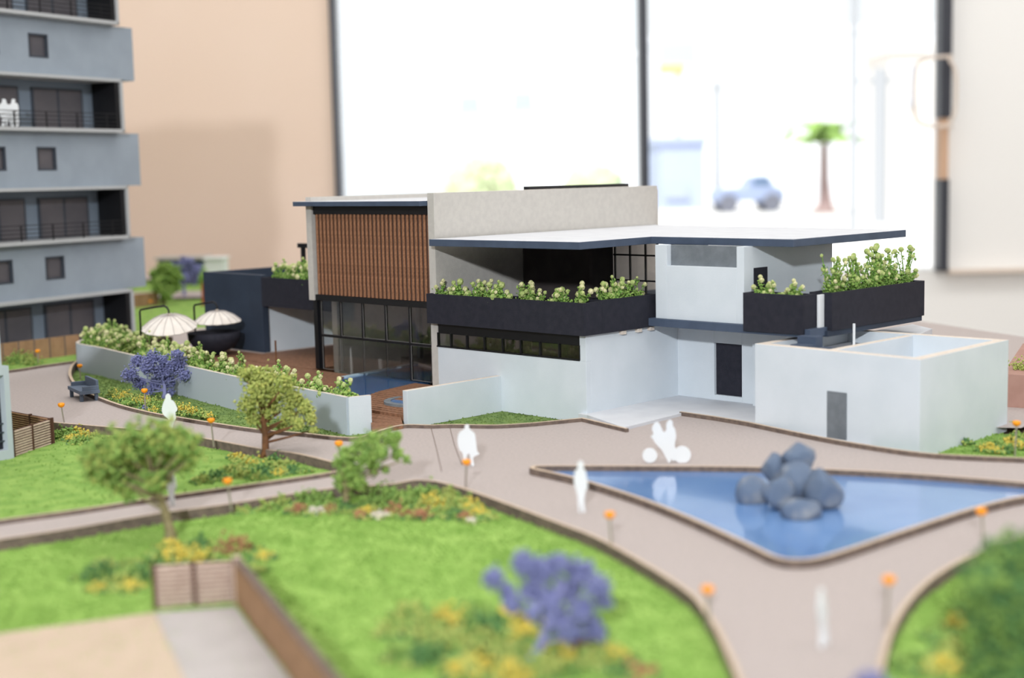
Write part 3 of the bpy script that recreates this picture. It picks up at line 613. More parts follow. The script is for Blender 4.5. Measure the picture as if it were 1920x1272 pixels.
while q_ < .2:
    qm = q_ + .3; lf = cross(soil_pq, qm, False); left = (max(lf) + .2) if lf else -76; left = max(left, -76); xs = cross(pp, qm); right = -13.1
    if q_ < -12.9: q_ += .66; continue
    segs = [(left, right)] if len(xs) < 2 else [(left, xs[0]), (xs[-1], right)]
    for (a, b) in segs:
        if b - a > .6: mb = MB(); mb.hb(a, b, q_, q_ + .6, .0, zdeck(qm)); obj('plank', mb, m_deck, t)
    q_ += .66
mb = MB(); mb.hb(-76, -65, 1.0, 6.3, .2, 1.1); mb.hb(-63.8, -45.6, .8, 22, .2, 1.1); mb.hb(-65, -63.8, .8, 6.3, .2, 1.1); obj('rear_deck', mb, m_deck, t)
LO = [P(690, 768, .3), P(752, 783, .3), P(756, 799, .3), P(699, 809, .3)]
for k in range(5):
    f0_, f1_ = k / 5 + .01, (k + 1) / 5 - .01; a = LO[0].lerp(LO[3], f0_); b = LO[1].lerp(LO[2], f0_); c = LO[1].lerp(LO[2], f1_); d = LO[0].lerp(LO[3], f1_)
    mb = MB(); mb.prism([tuple(p[:2]) for p in (a, b, c, d)], -.4, .3); obj('plank', mb, m_deck, t)
t = thing('swimming_pool', 'blue swimming pool running under the glazing', 'pool', (*H(-32, 2), 0))
mb = MB(); mb.prism([(a.x, a.y) for a in POOLQ], .1, 1.02); obj('water', mb, m_poolw, t)
mb = MB(); a, b = P(812, 676, 1.1), P(645, 707, 1.1); mb.bar((a.x, a.y, .2), (b.x, b.y, .2), .9, .95); obj('coping', mb, m_poolside, t)
hc = P(779, 753, .85); t = thing('hot_tub', 'small round hot tub sunk in the deck', 'tub', (hc.x, hc.y, .8)); nn = 32
mk = lambda r: [(hc.x + r * math.cos(k * 2 * math.pi / nn), hc.y + r * math.sin(k * 2 * math.pi / nn)) for k in range(nn)]
mb = MB(); mb.ring(mk(3.3), mk(2.6), .3, 1.02); obj('tub_rim', mb, m_dgray, t)
mb = MB(); mb.prism(mk(2.6), .3, .93); obj('water', mb, m_water, t)
# garden wall right of the deck gap
mb = MB(); mb.hb(-13.0, -12.35, -12.7, .4, -.7, 3.1, 0, 1); tag(obj('garden_wall', mb, [m_white, m_rim], bevel=.03), 'low white wall with a cream top joining the house front', 'wall')
mb = MB(); x, y = H(-30, -9); c = P(518, 680, 1.2); mb.tube([(c.x, c.y, 1.2), (c.x, c.y, 4.0)], .12, 8); tag(obj('deck_post', mb, m_trunkb), 'thin brown post on the deck behind the planting', 'post')
# curved planter wall
t = thing('planter_wall', 'curved pale grey garden planter wall before the parasols', 'wall', (*P(400, 760, 0)[:2], -.7))
e1 = P(652, 745, 3); e2 = P(694, 741, 3)
def strip(pts, z0, z1, wd, nm, m, parent):
    return curb(pts, z0, z1, wd, nm, None, parent, m, False, None)
strip(pw + [tuple(e1[:2])], -.75, 3., .45, 'wall', [m_rim, m_towerlight], t); strip([tuple(e1[:2]), tuple(e2[:2])], -.75, 3., .45, 'wall_end', [m_rim, m_white], t)
inner = PW_IN
band = offset(pw, .2)
mb = MB()
for i in range(len(pw) - 1): mb.prism([band[i], band[i + 1], inner[i + 1], inner[i]], 0, 2.3)
obj('soil', mb, m_soil, t)
SOILDIR = 1

# ================================================================== PARASOLS
def parasol(cx, cy, zc, r, pole, label, dark, dome=1.5, tilt=0.):
    t = thing('parasol', label, 'parasol', (pole[0], pole[1], 1.2), 'cantilever parasols on the deck')
    n = 16; mb = MB(); vs = [(cx, cy, zc + .9 * dome)]
    for rr, z in ((.35, .85), (.7, .5), (1, 0)):
        for k in range(n * 2):
            a = k * math.pi / n; sc = 1 if k % 2 == 0 else .965; vs.append((cx + r * rr * sc * math.cos(a), cy + r * rr * sc * math.sin(a), zc + z * dome + tilt * r * rr * math.sin(a) + (.0 if k % 2 == 0 else -.06) * rr))
    N = n * 2; fs = [(0, 1 + k, 1 + (k + 1) % N) for k in range(N)]
    for ri in range(2): fs += [(1 + ri * N + k, 1 + (ri + 1) * N + k, 1 + (ri + 1) * N + (k + 1) % N, 1 + ri * N + (k + 1) % N) for k in range(N)]
    mb.add(vs, fs); o = obj('canopy', mb, m_canvas, t); sm_ = o.modifiers.new('thick', 'SOLIDIFY'); sm_.thickness = .0012
    for k in range(n):
        a = 2 * k * math.pi / n; mb = MB(); mb.tube([(cx + r * s * math.cos(a), cy + r * s * math.sin(a), zc + h * dome + .05 + tilt * r * s * math.sin(a)) for s, h in ((.05, .88), (.35, .85), (.7, .5), (1, 0))], .035, 5); obj('rib', mb, m_pale, t)
    ph = zc + .85 * dome + .8
    mb = MB(); d = Vector((cx - pole[0], cy - pole[1], 0))
    path = [(pole[0], pole[1], 1.2), (pole[0], pole[1], ph - .2)] + [(pole[0] + d.x * s, pole[1] + d.y * s, ph + h) for s, h in ((.03, .05), (.5, .35), (.85, .5), (.95, .3), (1, -.1))] + [(cx, cy, zc + .8 * dome)]
    mb.tube(path, .13, 8); obj('arm', mb, m_blackmetal, t, smooth=True)
    mb = MB(); mb.lathe((pole[0], pole[1], 1.2), [(1, 0), (1, .15), (.3, .2)], 16); obj('foot', mb, m_blackmetal, t)
    mb = MB(); mb.lathe((cx, cy, zc + .85 * dome), [(.3, 0), (.3, .2), (.12, .35)], 12); obj('cap', mb, m_steel, t)
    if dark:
        mb = MB(); mb.lathe((cx - .5, cy - .3, 1.2), [(1.0, 0), (1.2, .3), (2.6, .8), (3.4, 2.0), (3.5, 3.0), (3.3, 3.0), (2.2, 1.2)], 24); tag(obj('shade_bowl', mb, m_black, smooth=True), 'black bowl standing for lounger under the right parasol', 'shadow')  # black bowl modelled for the shade and dark table below this canopy
    return t
c1_ = PY(318, 615, 184); parasol(c1_.x, c1_.y, c1_.z + .1, 3.6, (c1_.x - 3.9, c1_.y + .5), 'cream cantilever parasol nearest the planter wall', False, 1.7, .2)
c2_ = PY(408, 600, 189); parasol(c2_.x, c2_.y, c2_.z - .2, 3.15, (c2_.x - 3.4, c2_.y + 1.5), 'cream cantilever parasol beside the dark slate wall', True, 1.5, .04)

# ================================================================== TOWER
E_ = Vector((.49, .87, 0)).normalized(); N_ = Vector((E_.y, -E_.x, 0)); KT = 1.2; T0 = Vector((-59.6, 170, 0)) * KT; TZ = lambda z: CAM_H + (z - CAM_H) * KT
def T(s, d=0.): v = T0 + (E_ * s + N_ * d) * KT; return (v.x, v.y)
tower = thing('apartment_tower', 'blue grey apartment tower model with framed balconies', 'building', (*T(0, -10), -.7))
def tb(b, s0, s1, d0, d1, z0, z1, mi=0): b.prism([T(s0, d0), T(s1, d0), T(s1, d1), T(s0, d1)], max(TZ(z0), -.7), TZ(z1), mi)
def tpart(name, boxes, m, parent=None, label=None, bevel=0.):
    mb = MB()
    for bx in boxes: tb(mb, *bx)
    o = obj(name, mb, m, parent or tower, bevel=bevel)
    if label: o['label'] = label
    return o
SL = -30
for k, zb in enumerate((3.4, 16.95, 30.7, 44.5)):
    zt_ = zb + 6.9
    if zb > 40: zt_ = zb + 7
    fr = tpart('balcony_frame', [(SL, 20, -4.5, 0, zb, zb + .45), (SL, 20, -4.5, 0, zt_ - .4, zt_), (19.6, 20, -4.5, 0, zb, zt_)], m_towerf, bevel=.04)
    tpart('balcony_back', [(SL, 19.6, -5.2, -4.5, zb, zt_)], m_towerback)
    tpart('balcony_cheek', [(18.9, 19.59, -4.5, -.3, zb + .45, zt_ - .4)], m_blackmetal)
    for a in (-26.5, -17.5, -9.0, -.6, 8.2) if False else (-22.5, -12.0, -1.9, 8.6):
        dr = tpart('sliding_door', [(a, a + 8.4, -4.5, -4.3, zb + .45, zt_ - 1.25)], m_wframe)
        for j in range(2): tpart('door_leaf', [(a + .3 + j * 4.1, a + 4.0 + j * 4.1, -4.3, -4.22, zb + .55, zt_ - 1.5)], m_wpane, dr)
    rail = [(SL, 19.6, -.35, -.25, zb + z, zb + z + .09) for z in (.85, 1.35, 1.85, 2.35)]
    posts = [(s, s + .12, -.37, -.23, zb + .45, zb + 2.4) for s in range(-28, 20, 5)]
    if k: tpart('railing', rail + posts, m_blackmetal, fr)
for k, (z0, z1, se) in enumerate(((10.3, 16.95, 23.9), (23.85, 30.7, 23.9), (37.6, 44.5, 23.7), (51.5, 58, 23.5))):
    # wall band with window openings, carried by a solid core behind
    wz0, wz1 = z0 + 2.1, z0 + 5.0; holes = [-21.5, -11, -1.6, 6.6 - .3 * k, ]
    boxes = [(SL, se, -8, -1.5, z0, wz0), (SL, se, -8, -1.5, wz1, z1)]; last = SL
    for h in holes: boxes.append((last, h, -8, -1.5, wz0, wz1)); last = h + 3.1
    boxes.append((last, se, -8, -1.5, wz0, wz1)); tpart('wall_band', boxes, m_tower)
    for h in holes:
        f = tpart('window', [(h, h + 3.1, -1.8, -1.5 + .04, wz0, wz0 + .22), (h, h + 3.1, -1.8, -1.46, wz1 - .22, wz1), (h, h + .2, -1.8, -1.46, wz0, wz1), (h + 2.9, h + 3.1, -1.8, -1.46, wz0, wz1)], m_wframe)
        tpart('pane', [(h + .2, h + 2.9, -2.2, -1.9, wz0 + .2, wz1 - .2)], m_wpane, f)
tpart('core', [(SL, 17, -18, -5.2, 3.4, 58)], m_tower)
# nearer wing at the left edge of the picture
W0 = Vector((-45.5, 127.4, 0))
def W(s, d=0.): v = W0 + E_ * s + N_ * d; return (v.x, v.y)
def wpart(name, boxes, m, parent=None):
    mb = MB()
    for (s0, s1, d0, d1, z0, z1) in boxes: mb.prism([W(s0, d0), W(s1, d0), W(s1, d1), W(s0, d1)], z0, z1)
    return obj(name, mb, m, parent or wing)
wing = thing('tower_wing', 'pale blue lower wing of the tower at the left picture edge', 'building', (*W(-8, -4), -.7))
wpart('portal_frame', [(-20, 0, -4, 0, 7.2, 8), (-20, 0, -4, 0, -.7, .4), (-.6, 0, -4, 0, .4, 7.2)], m_towerlight)
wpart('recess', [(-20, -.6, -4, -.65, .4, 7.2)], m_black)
wpart('guard_rail', [(-20, -.6, -.5, -.4, z, z + .12) for z in (1.1, 1.9, 2.7)], m_wframe)
wpart('upper_wall', [(-20, -.75, -4, 0, 8, 20)], m_towerlight)

# slatted wood box beside it
def slatwall(a, b, z0, z1, n, name, label, m, group=None, wd=.18, posts=3, cat='fence', gap=.5):
    a = Vector(a); b = Vector(b); t = thing(name, label, cat, ((a.x + b.x) / 2, (a.y + b.y) / 2, z0), group); h = (z1 - z0) / n
    for i in range(n):
        mb = MB(); mb.bar((a.x, a.y, z0 + i * h), (b.x, b.y, z0 + i * h), wd, h * (1 - gap)); obj('slat', mb, m, t)
    nb_ = (b - a).normalized(); nb_ = Vector((-nb_.y, nb_.x, 0)) * (wd * .5); mb = MB(); mb.bar((a.x + nb_.x, a.y + nb_.y, z0), (b.x + nb_.x, b.y + nb_.y, z0), .06, z1 - z0 - .05); obj('backing', mb, m_burnt, t)
    for k in range(posts):
        c = a.lerp(b, k / (posts - 1)); d = (b - a).normalized() * .12; nrm = Vector((-d.y, d.x, 0)) * -1.2
        mb = MB(); c2 = c + nrm * 0; mb.bar((c2.x - d.x, c2.y - d.y, z0 - .1), (c2.x + d.x, c2.y + d.y, z0 - .1), wd * 1.5, z1 - z0 + .15); obj('post', mb, m_burnt, t)
    return t
s1 = P(26, 862, -.7); s2 = P(96, 838, -.7); s3 = P(20, 815, -.7)
slatwall(s1, s2, -.65, 2.0, 11, 'slatted_fence', 'brown slatted fence side facing the wedge lawn', m_brownlt)
slatwall(P(8, 828, -.7) + Vector((0, 2, 0)), s2 + Vector((.1, .3, 0)), -.65, 2.0, 12, 'slatted_fence', 'rear side of the slatted fence box against the path', m_brownw)
# slatted gate box in the foreground
g1_ = P(292, 1149, -.7); g2_ = P(441, 1138, -.7)
slatwall(g1_, g2_, -.6, 2.15, 10, 'slatted_gate', 'pale slatted gate at the end of the grey ramp', m_brownlt, posts=3, wd=.22)
b0 = P(447, 1138, -.7); b1 = P(545, 1272, -.7); b2 = b0 + (b1 - b0) * 2.2
t = thing('ramp_wall', 'long brown wood wall along the right of the grey ramp', 'wall', (*((b0 + b1) / 2)[:2], -.7)); mb = MB(); mb.bar((b0.x, b0.y, -.7), (b2.x, b2.y, -.7), .35, 2.85); obj('board', mb, m_tanw, t)
mb = MB(); mb.bar((b0.x, b0.y, 2.15), (b2.x, b2.y, 2.15), .5, .12); obj('cap_strip', mb, m_curbside, t)
mb = MB(); mb.bar((b0.x - .2, b0.y, -.7), (b0.x + .25, b0.y, -.7), .4, 3.0); obj('post', mb, m_brownlt, t)
# tan board fence at the far left, board by board
f0 = P(6, 683, -.6); f1 = P(150, 664, -.6)
t = thing('board_fence', 'tan board fence below the tower balcony', 'fence', (*((f0 + f1) / 2)[:2], -.7)); nb = 5
for i in range(-2, nb):
    a = f0.lerp(f1, (i + .04) / nb); b = f0.lerp(f1, (i + .96) / nb); mb = MB(); mb.bar((a.x, a.y, -.7), (b.x, b.y, -.7), .25, 3.0); obj('panel', mb, m_tanw, t)
    a = f0.lerp(f1, (i) / nb); mb = MB(); mb.bar((a.x - .15, a.y - .05, -.7), (a.x + .15, a.y, -.7), .3, 3.05); obj('post', mb, m_curbside, t)
f0 = P(246, 578, -.6); f1 = P(298, 572, -.6)
t = thing('board_fence', 'farther tan fence piece right of the tower', 'fence', (*((f0 + f1) / 2)[:2], -.7))
for i in range(3):
    a = f0.lerp(f1, i / 3 + .01); b = f0.lerp(f1, (i + 1) / 3 - .01); mb = MB(); mb.bar((a.x, a.y, -.7), (b.x, b.y, -.7), .3, 2.8); obj('panel', mb, m_tanw, t)
# far low buildings of the model
fb = P(340, 548, 0); 
t = thing('far_model_block', 'dark low block blurred behind the lilac tree', 'building', (fb.x, 345, 0)); a = PY(296, 500, 345); b = PY(380, 486, 345); mb = MB(); mb.box(a.x, b.x, 345, 352, -.7, b.z); obj('wall', mb, m_navy, t); mb = MB(); mb.box(a.x - .6, b.x + .6, 344, 353, b.z, b.z + .6); obj('roof', mb, m_pale, t)
t = thing('far_white_block', 'white low block blurred left of the slate wall', 'building', (PY(398, 500, 330).x, 330, 0)); a = PY(384, 500, 330); b = PY(418, 486, 330); mb = MB(); mb.box(a.x, b.x, 330, 336, -.7, b.z); obj('wall', mb, m_fig, t); mb = MB(); mb.box(a.x - .4, b.x + .4, 329.6, 336.5, b.z, b.z + .4); obj('roof', mb, m_fig, t)
# pink terrace wall and planting at the right edge
a = P(1893, 796, -.7); 
mb = MB(); mb.prism([(a.x + 1.3, a.y + 6), (a.x + 40, a.y - 20), (a.x + 50, a.y), (a.x + 12, a.y + 30)], -.7, 3.3); tag(obj('terrace_block', mb, m_pink), 'pinkish brown terrace block behind the white box', 'wall')
tb_c = (a.x + 16, a.y + 10)

# ================================================================== BENCH
bc = P(157, 748, 0)
t = thing('bench', 'blue grey park bench by the curb of the left path', 'bench', (bc.x, bc.y, 0)); bdir = (P(186, 752, 0) - P(133, 728, 0)).normalized(); bn = Vector((-bdir.y, bdir.x, 0))
def bb(name, a0, a1, d0, d1, z0, z1):
    c = Vector((bc.x, bc.y, 0)); pl = [(c + bdir * s + bn * d)[:2] for s, d in ((a0, d0), (a1, d0), (a1, d1), (a0, d1))]; mb = MB(); mb.prism([tuple(p) for p in pl], z0, z1); return obj(name, mb, m_bench, t, bevel=.03)
for a0 in (-2.4, 1.9):
    for d0 in (-.95, .7): bb('leg', a0, a0 + .45, d0, d0 + .35, 0, .85)
bb('seat', -2.75, 2.75, -1.05, 1.15, .85, 1.25); bb('backrest', -2.3, 2.3, .85, 1.15, 1.25, 2.3); bb('armrest', -2.6, -2.3, -.7, 1.1, 1.25, 1.7); bb('armrest', 2.3, 2.6, -.7, 1.1, 1.25, 1.7)

# ================================================================== LAMPS
def lamp(u, v, vt, label, z=0., du=0):
    c = P(u, v, z); h = max(1.6, (c.y / F_PX) * (v - vt)) ; h = (CAM_H - z) * (v - vt) / (v - 325) * 1.0
    t = thing('garden_lamp', label, 'lamp', tuple(c), 'orange headed pin lamps along the paths'); lx = du * c.y / F_PX
    mb = MB(); mb.tube([tuple(c), (c.x + lx, c.y, c.z + h)], .075, 8); obj('pole', mb, m_steel, t)
    mb = MB(); mb.lathe((c.x + lx, c.y, c.z + h - .15), [(.12, 0), (.3, .12), (.36, .28), (.33, .42), (.16, .48)], 12); obj('lamp_head', mb, m_orange, t, smooth=True)
for a in ((151, 712, 686, 'small orange lamp behind the bench'), (121, 797, 759, 'orange lamp by the curb above the slatted fence box', 0, -4), (273, 773, 732, 'orange lamp on the curb below the lilac tree'), (401, 838, 788, 'orange lamp at the edge of the wedge lawn near the white wall', 0, -3),
          (640, 882, 832, 'orange lamp at the tip of the wedge lawn', 0, -3), (434, 958, 902, 'orange lamp on the narrow left path', 0, -5), (873, 917, 868, 'orange lamp before the white standing cut-out', 0, 3), (1147, 1030, 967, 'orange lamp on the curb left of the pond', 0, -3),
          (1329, 1178, 1108, 'blurred orange lamp on the front lawn curb', 0, -2), (1660, 1180, 1090, 'blurred orange lamp by the lower right lawn', 0, 6), (1845, 1024, 962, 'orange lamp right of the pond rim', 0, -6), (1903, 856, 797, 'orange lamp on the strip right of the white box', -.5, 2), (72, 684, 658, 'orange lamp before the tan board fence', -.6), (283, 586, 565, 'faint orange lamp at the far fence', -.6)): lamp(*a)

# ================================================================== CUT-OUT FIGURES (flat card in the model too)
def cutout(name, poly, u, v, hgt, label, z=0., yaw=0., th=.16, cat='figure', extra=(), group='white card figures', c=None):
    """poly: outline in units of the figure's height, feet at 0,0"""
    c = c or P(u, v, z); t = thing(name, label, cat, tuple(c), group); out = smooth_line(poly, 4, True); n = len(out)
    def slab(pl, nm):
        th_ = th if nm == 'silhouette' else th * 1.5; n = len(pl); vs = []
        for d in (-th_ / 2, th_ / 2):
            for x, h in pl: vs.append((c.x + math.cos(yaw) * x * hgt - math.sin(yaw) * d, c.y + math.sin(yaw) * x * hgt + math.cos(yaw) * d, c.z + h * hgt))
        mb = MB(); mb.add(vs, [tuple(range(n)), tuple(range(n, 2 * n))[::-1]] + [((i + 1) % n, i, n + i, n + (i + 1) % n) for i in range(n)]); obj(nm, mb, m_fig, t)
    slab(out, 'silhouette')
    for nm, pl in extra: slab(pl, nm)
    return t
stand = [(-.05, 0), (-.02, .0), (0, .2), (.02, 0), (.07, 0), (.06, .25), (.09, .42), (.13, .5), (.11, .7), (.09, .8), (.05, .845), (.055, .87), (.06, .93), (.03, .99), (-.03, .99), (-.06, .93), (-.055, .87), (-.05, .845), (-.11, .79), (-.13, .6), (-.1, .45), (-.07, .3)]
walk = [(-.16, 0), (-.09, 0), (-.03, .2), (.01, .35), (.06, .2), (.1, 0), (.17, 0), (.14, .25), (.12, .42), (.17, .5), (.14, .72), (.09, .82), (.05, .86), (.055, .93), (.03, .99), (-.03, .99), (-.055, .93), (-.05, .86), (-.12, .79), (-.16, .6), (-.12, .42), (-.1, .25)]
robe = [(-.06, 0), (.04, 0), (.05, .12), (.1, .3), (.16, .42), (.15, .55), (.2, .62), (.17, .72), (.12, .82), (.06, .86), (.06, .94), (.0, 1.0), (-.05, .97), (-.07, .88), (-.12, .78), (-.16, .62), (-.12, .5), (-.03, .42), (0, .3)]
couple = [(-.3, .0), (-.2, 0), (-.18, .25), (-.12, .0), (-.03, .3), (.03, .02), (.3, .03), (.32, .4), (.34, .7), (.3, .84), (.22, .88), (.24, .98), (.12, 1), (.1, .88), (.02, .8), (-.08, .85), (-.1, .98), (-.22, 1), (-.24, .88), (-.38, .74), (-.42, .55), (-.28, .3)]
cutout('person', robe, 319, 818, 4.1, 'white card figure with long coat on the path left of the yellow green tree')
cutout('person', stand, 323, 949, 2.9, 'white card figure on the narrow left path behind the foreground tree')
cutout('person', [(-.1, .0), (-.05, 0), (-.03, .25), (.04, .28), (.08, .0), (.14, .02), (.12, .2), (.26, .28), (.22, .36), (.2, .6), (.17, .78), (.05, .9), (.04, .99), (-.05, .99), (-.07, .9), (-.2, .8), (-.24, .6), (-.2, .4), (-.12, .3)], 878, 874, 3.5, 'white card couple walking on the path below the low white wall')
cutout('person', stand, 1090, 961, 3.75, 'white card figure standing left of the pond tip')
cutout('person', [(x * .8 + (y - .5) * -.12, y) for x, y in walk], 1542, 1213, 3.1, 'blurred white card figure walking on the foreground path', yaw=.95)
circ = lambda x, y, r, n=20: [(x + r * math.cos(k * 2 * math.pi / n), y + r * math.sin(k * 2 * math.pi / n)) for k in range(n)]
cutout('scooter_riders', [(-.1, .28), (-.18, .38), (-.28, .5), (-.32, .58), (-.36, .62), (-.3, .68), (-.33, .8), (-.28, .92), (-.2, .96), (-.15, .9), (-.06, .72), (.0, .78), (.0, .9), (.06, 1.0), (.14, .97), (.15, .86), (.2, .78), (.22, .6), (.19, .45), (.22, .32), (.45, .3), (.3, .1), (.14, .04), (.12, .1), (.06, .0), (.0, .08)], 1250, 868, 3.6, 'white card cut-out of two riders on a scooter by the pond', cat='figure',
        extra=(('wheel', circ(-.39, .18, .17)), ('wheel', circ(.36, .18, .2))))
tc = Vector((*T(1.9, -.9), TZ(31.2))); cutout('person', couple, 0, 0, 3.9, 'white card couple standing on the tower balcony', c=tc, yaw=.55)

# ================================================================== TREES AND PLANTS
def crumbs(center, r, n, rc, squash=1.):
    out = []
    for _ in range(n):
        d = np.random.normal(size=3); d /= np.linalg.norm(d); k = r * abs(np.random.normal(0, .34) + .62); out.append((center[0] + d[0] * k, center[1] + d[1] * k, center[2] + d[2] * k * squash))
    return out, list(np.random.uniform(rc * .6, rc * 1.2, n))
def tree(name, label, base, clumps, m_f, m_t, rt=.35, n=160, rc=.16, lean=(0, 0), mats=None, cat='tree'):
    """clumps: (dx, dy, height, radius) around the base; every clump hangs on its own branch"""
    t = thing(name, label, cat, tuple(base)); b = Vector(base); mb = MB(); hm = min(c[2] for c in clumps)
    top = max(c[2] - c[3] * .3 for c in clumps); tp = lambda s: b + Vector((lean[0] * s, lean[1] * s, top * s))
    mb.tube([tp(s) + Vector((math.sin(s * 7) * .12, 0, 0)) for s in (0, .12, .3, .5, .7, .85)], [rt * 1.6, rt, rt * .85, rt * .7, rt * .5, rt * .3], 8)
    for (dx, dy, h, r) in clumps:
        s = max(.18, min(.8, h / top * .62)); a = tp(s); c = b + Vector((dx, dy, h)); mid = a.lerp(c, .5) + Vector((0, 0, -.2 * r)); mb.tube([a, mid, c], [rt * .42, rt * .3, rt * .12], 6)
    obj('trunk', mb, m_t, t, smooth=True)
    C, Rr = [], []
    for (dx, dy, h, r) in clumps:
        a, q = crumbs(b + Vector((dx, dy, h)), r, int(n * 1.9 * (r ** 1.6) + 40), rc); C += a; Rr += q
    o = bulk('foliage', C, Rr, m_f, t, mats=mats); o['kind'] = 'stuff'; return t
def pxclumps(base, lst, seed=0, dep=1.2):
    """crown clumps given as picture points (u, v, radius px) at the tree's distance"""
    rnd = random.Random(seed); out = []
    for u, v, r in lst:
        dy = rnd.uniform(-dep, dep); y = base[1] + dy; c = PY(u, v, y); out.append((c.x - base[0], dy, c.z - base[2], r * y / F_PX))
    return out
# lilac tree by the curved wall
b = P(308, 747, -.7); tree('lilac_tree', 'small lilac tree before the curved white wall', b, pxclumps(b, [(245, 702, 14), (262, 720, 12), (258, 676, 12), (285, 672, 14), (300, 700, 17), (322, 690, 14), (335, 680, 14), (318, 715, 13), (344, 703, 12), (275, 690, 14), (290, 722, 12), (305, 675, 10), (245, 706, 8), (332, 664, 10), (277, 735, 8), (318, 738, 8)], 1), m_purple, m_purpstem, .24, 240, .13)
# yellow green tree before the wall
b = P(497, 864, -.7); tree('yellow_green_tree', 'yellow green foam tree before the white planter wall', b, pxclumps(b, [(470, 705, 20), (500, 712, 24), (535, 718, 20), (480, 738, 24), (515, 745, 26), (550, 748, 22), (572, 765, 16), (465, 760, 20), (500, 770, 22), (540, 778, 18), (583, 785, 13), (560, 795, 11), (476, 785, 14), (455, 700, 10), (588, 806, 7), (530, 800, 9)], 2, 1.6), m_foamyg, m_trunkb, .34, 150, .15, mats=[m_foamyg, m_foamyg, m_foamyl, m_foamyg])
# green tree at the tip of the wedge lawn
b = P(648, 960, -.7); tree('green_tree', 'ragged green tree overlapping the tip of the wedge lawn', b, pxclumps(b, [(650, 855, 18), (675, 838, 18), (700, 825, 17), (728, 822, 15), (745, 815, 8), (690, 860, 20), (715, 850, 15), (745, 852, 11), (762, 862, 6), (660, 885, 20), (640, 900, 16), (635, 868, 10), (700, 880, 12), (722, 880, 7), (655, 912, 18), (672, 905, 14), (740, 835, 8)], 3, 1.4), m_leafb, m_trunk, .28, 190, .14, mats=[m_leafb, m_foamg, m_leafb])
# blurred foreground tree left
b = P(322, 1018, -.7); tree('foreground_tree', 'blurred pale green tree standing in the left foreground', b, pxclumps(b, [(185, 855, 34), (225, 835, 34), (270, 820, 34), (315, 818, 32), (350, 830, 26), (210, 890, 32), (255, 880, 36), (300, 872, 34), (340, 862, 26), (175, 880, 22), (240, 915, 18), (290, 905, 20), (365, 850, 14)], 4, 2.0), m_foamyg, m_trunk, .36, 110, .2, lean=(-1.5, 0), mats=[m_foamyg, m_foamg, m_leafb])
# blurred foreground lilac tree
b = P(992, 1250, -.7); tree('lilac_tree', 'large blurred lilac tree in the foreground flower bed', b, pxclumps(b, [(925, 1085, 18), (950, 1110, 14), (985, 1060, 22), (1020, 1070, 26), (1050, 1055, 16), (1085, 1075, 24), (1120, 1100, 22), (1130, 1125, 14), (1060, 1105, 26), (1030, 1130, 22), (1000, 1105, 20), (1090, 1150, 24), (1115, 1180, 20), (1075, 1185, 20), (960, 1135, 14), (1045, 1165, 18), (1000, 1150, 12)], 5, 1.2), m_purple, m_purpstem, .28, 230, .17, lean=(2.3, 0))
# big bush at the right
b = P(1885, 1330, -.7); tree('round_green_tree', 'big blurred round green tree at the lower right edge', b, pxclumps(b, [(1880, 1060, 50), (1935, 1050, 60), (1850, 1120, 50), (1910, 1130, 66), (1840, 1090, 34), (1870, 1190, 50), (1940, 1210, 70), (1850, 1240, 36), (1900, 1260, 50), (1830, 1160, 24)], 6, 1.2), m_foamdg, m_trunkb, .4, 150, .2, mats=[m_foamg, m_foamdg, m_foamdg, m_foamg])
b = P(1640, 1420, 0); b.x += 0; tree('lilac_bush', 'tip of a lilac bush at the bottom picture edge', b, pxclumps(b, [(1635, 1290, 30), (1605, 1300, 18), (1665, 1305, 22)], 8, .5), m_purple, m_purpstem, .25, 150, .16)
# far trees
b = P(306, 572, -.7); tree('far_green_tree', 'green tree blurred just right of the tower', b, pxclumps(b, [(305, 508, 16), (325, 510, 14), (300, 530, 18), (322, 532, 16), (312, 550, 14), (292, 515, 12), (335, 520, 7)], 9, 2), m_foamg, m_trunk, .5, 22, .4, mats=[m_foamg, m_leafb])
b = P(345, 560, -.7); tree('far_lilac_tree', 'far blurred lilac tree behind the green one', b, pxclumps(b, [(335, 505, 14), (350, 495, 14), (365, 508, 12), (345, 520, 12), (358, 522, 10)], 10, 2), m_purple, m_purpstem, .4, 18, .4)
b = P(383, 574, -.7); tree('far_slim_tree', 'slim far tree with a red brown trunk left of the slate wall', b, pxclumps(b, [(384, 518, 9), (390, 530, 8), (378, 528, 6)], 11, 1), m_foamg, mat('red bark', rgb(150, 80, 50), .9), .6, 30, .35)
# foam clumps of the flower beds
def clump(base, r, m_, label, group, n=None, rc=.12, name='flower_clump', h=1.05, mats=None):
    t = None; n = n or int(70 + 110 * r * r); out = []
    for _ in range(n):
        d = np.random.normal(size=3); d /= np.linalg.norm(d); k = r * abs(np.random.normal(0, .3) + .7); z = base[2] + abs(d[2]) * k * h; out.append((base[0] + d[0] * k * 1.15, base[1] + d[1] * k * 1.15, z))
    o = bulk(name, out, np.random.uniform(rc * .6, rc * 1.3, n), m_, origin=base, mats=mats); tag(o, label, 'plant', group); return o
COLN = {'y': (m_foamy, 'yellow flower clump'), 'g': (m_foamg, 'mid green leafy clump'), 'd': (m_foamdg, 'deep green leafy clump'), 'l': (m_foamyg, 'yellow green leafy clump'), 'o': (m_foamo, 'rust coloured clump'), 'w': (m_rim, 'small pale pebble like clump'), 'p': (m_purple, 'lilac flower clump')}
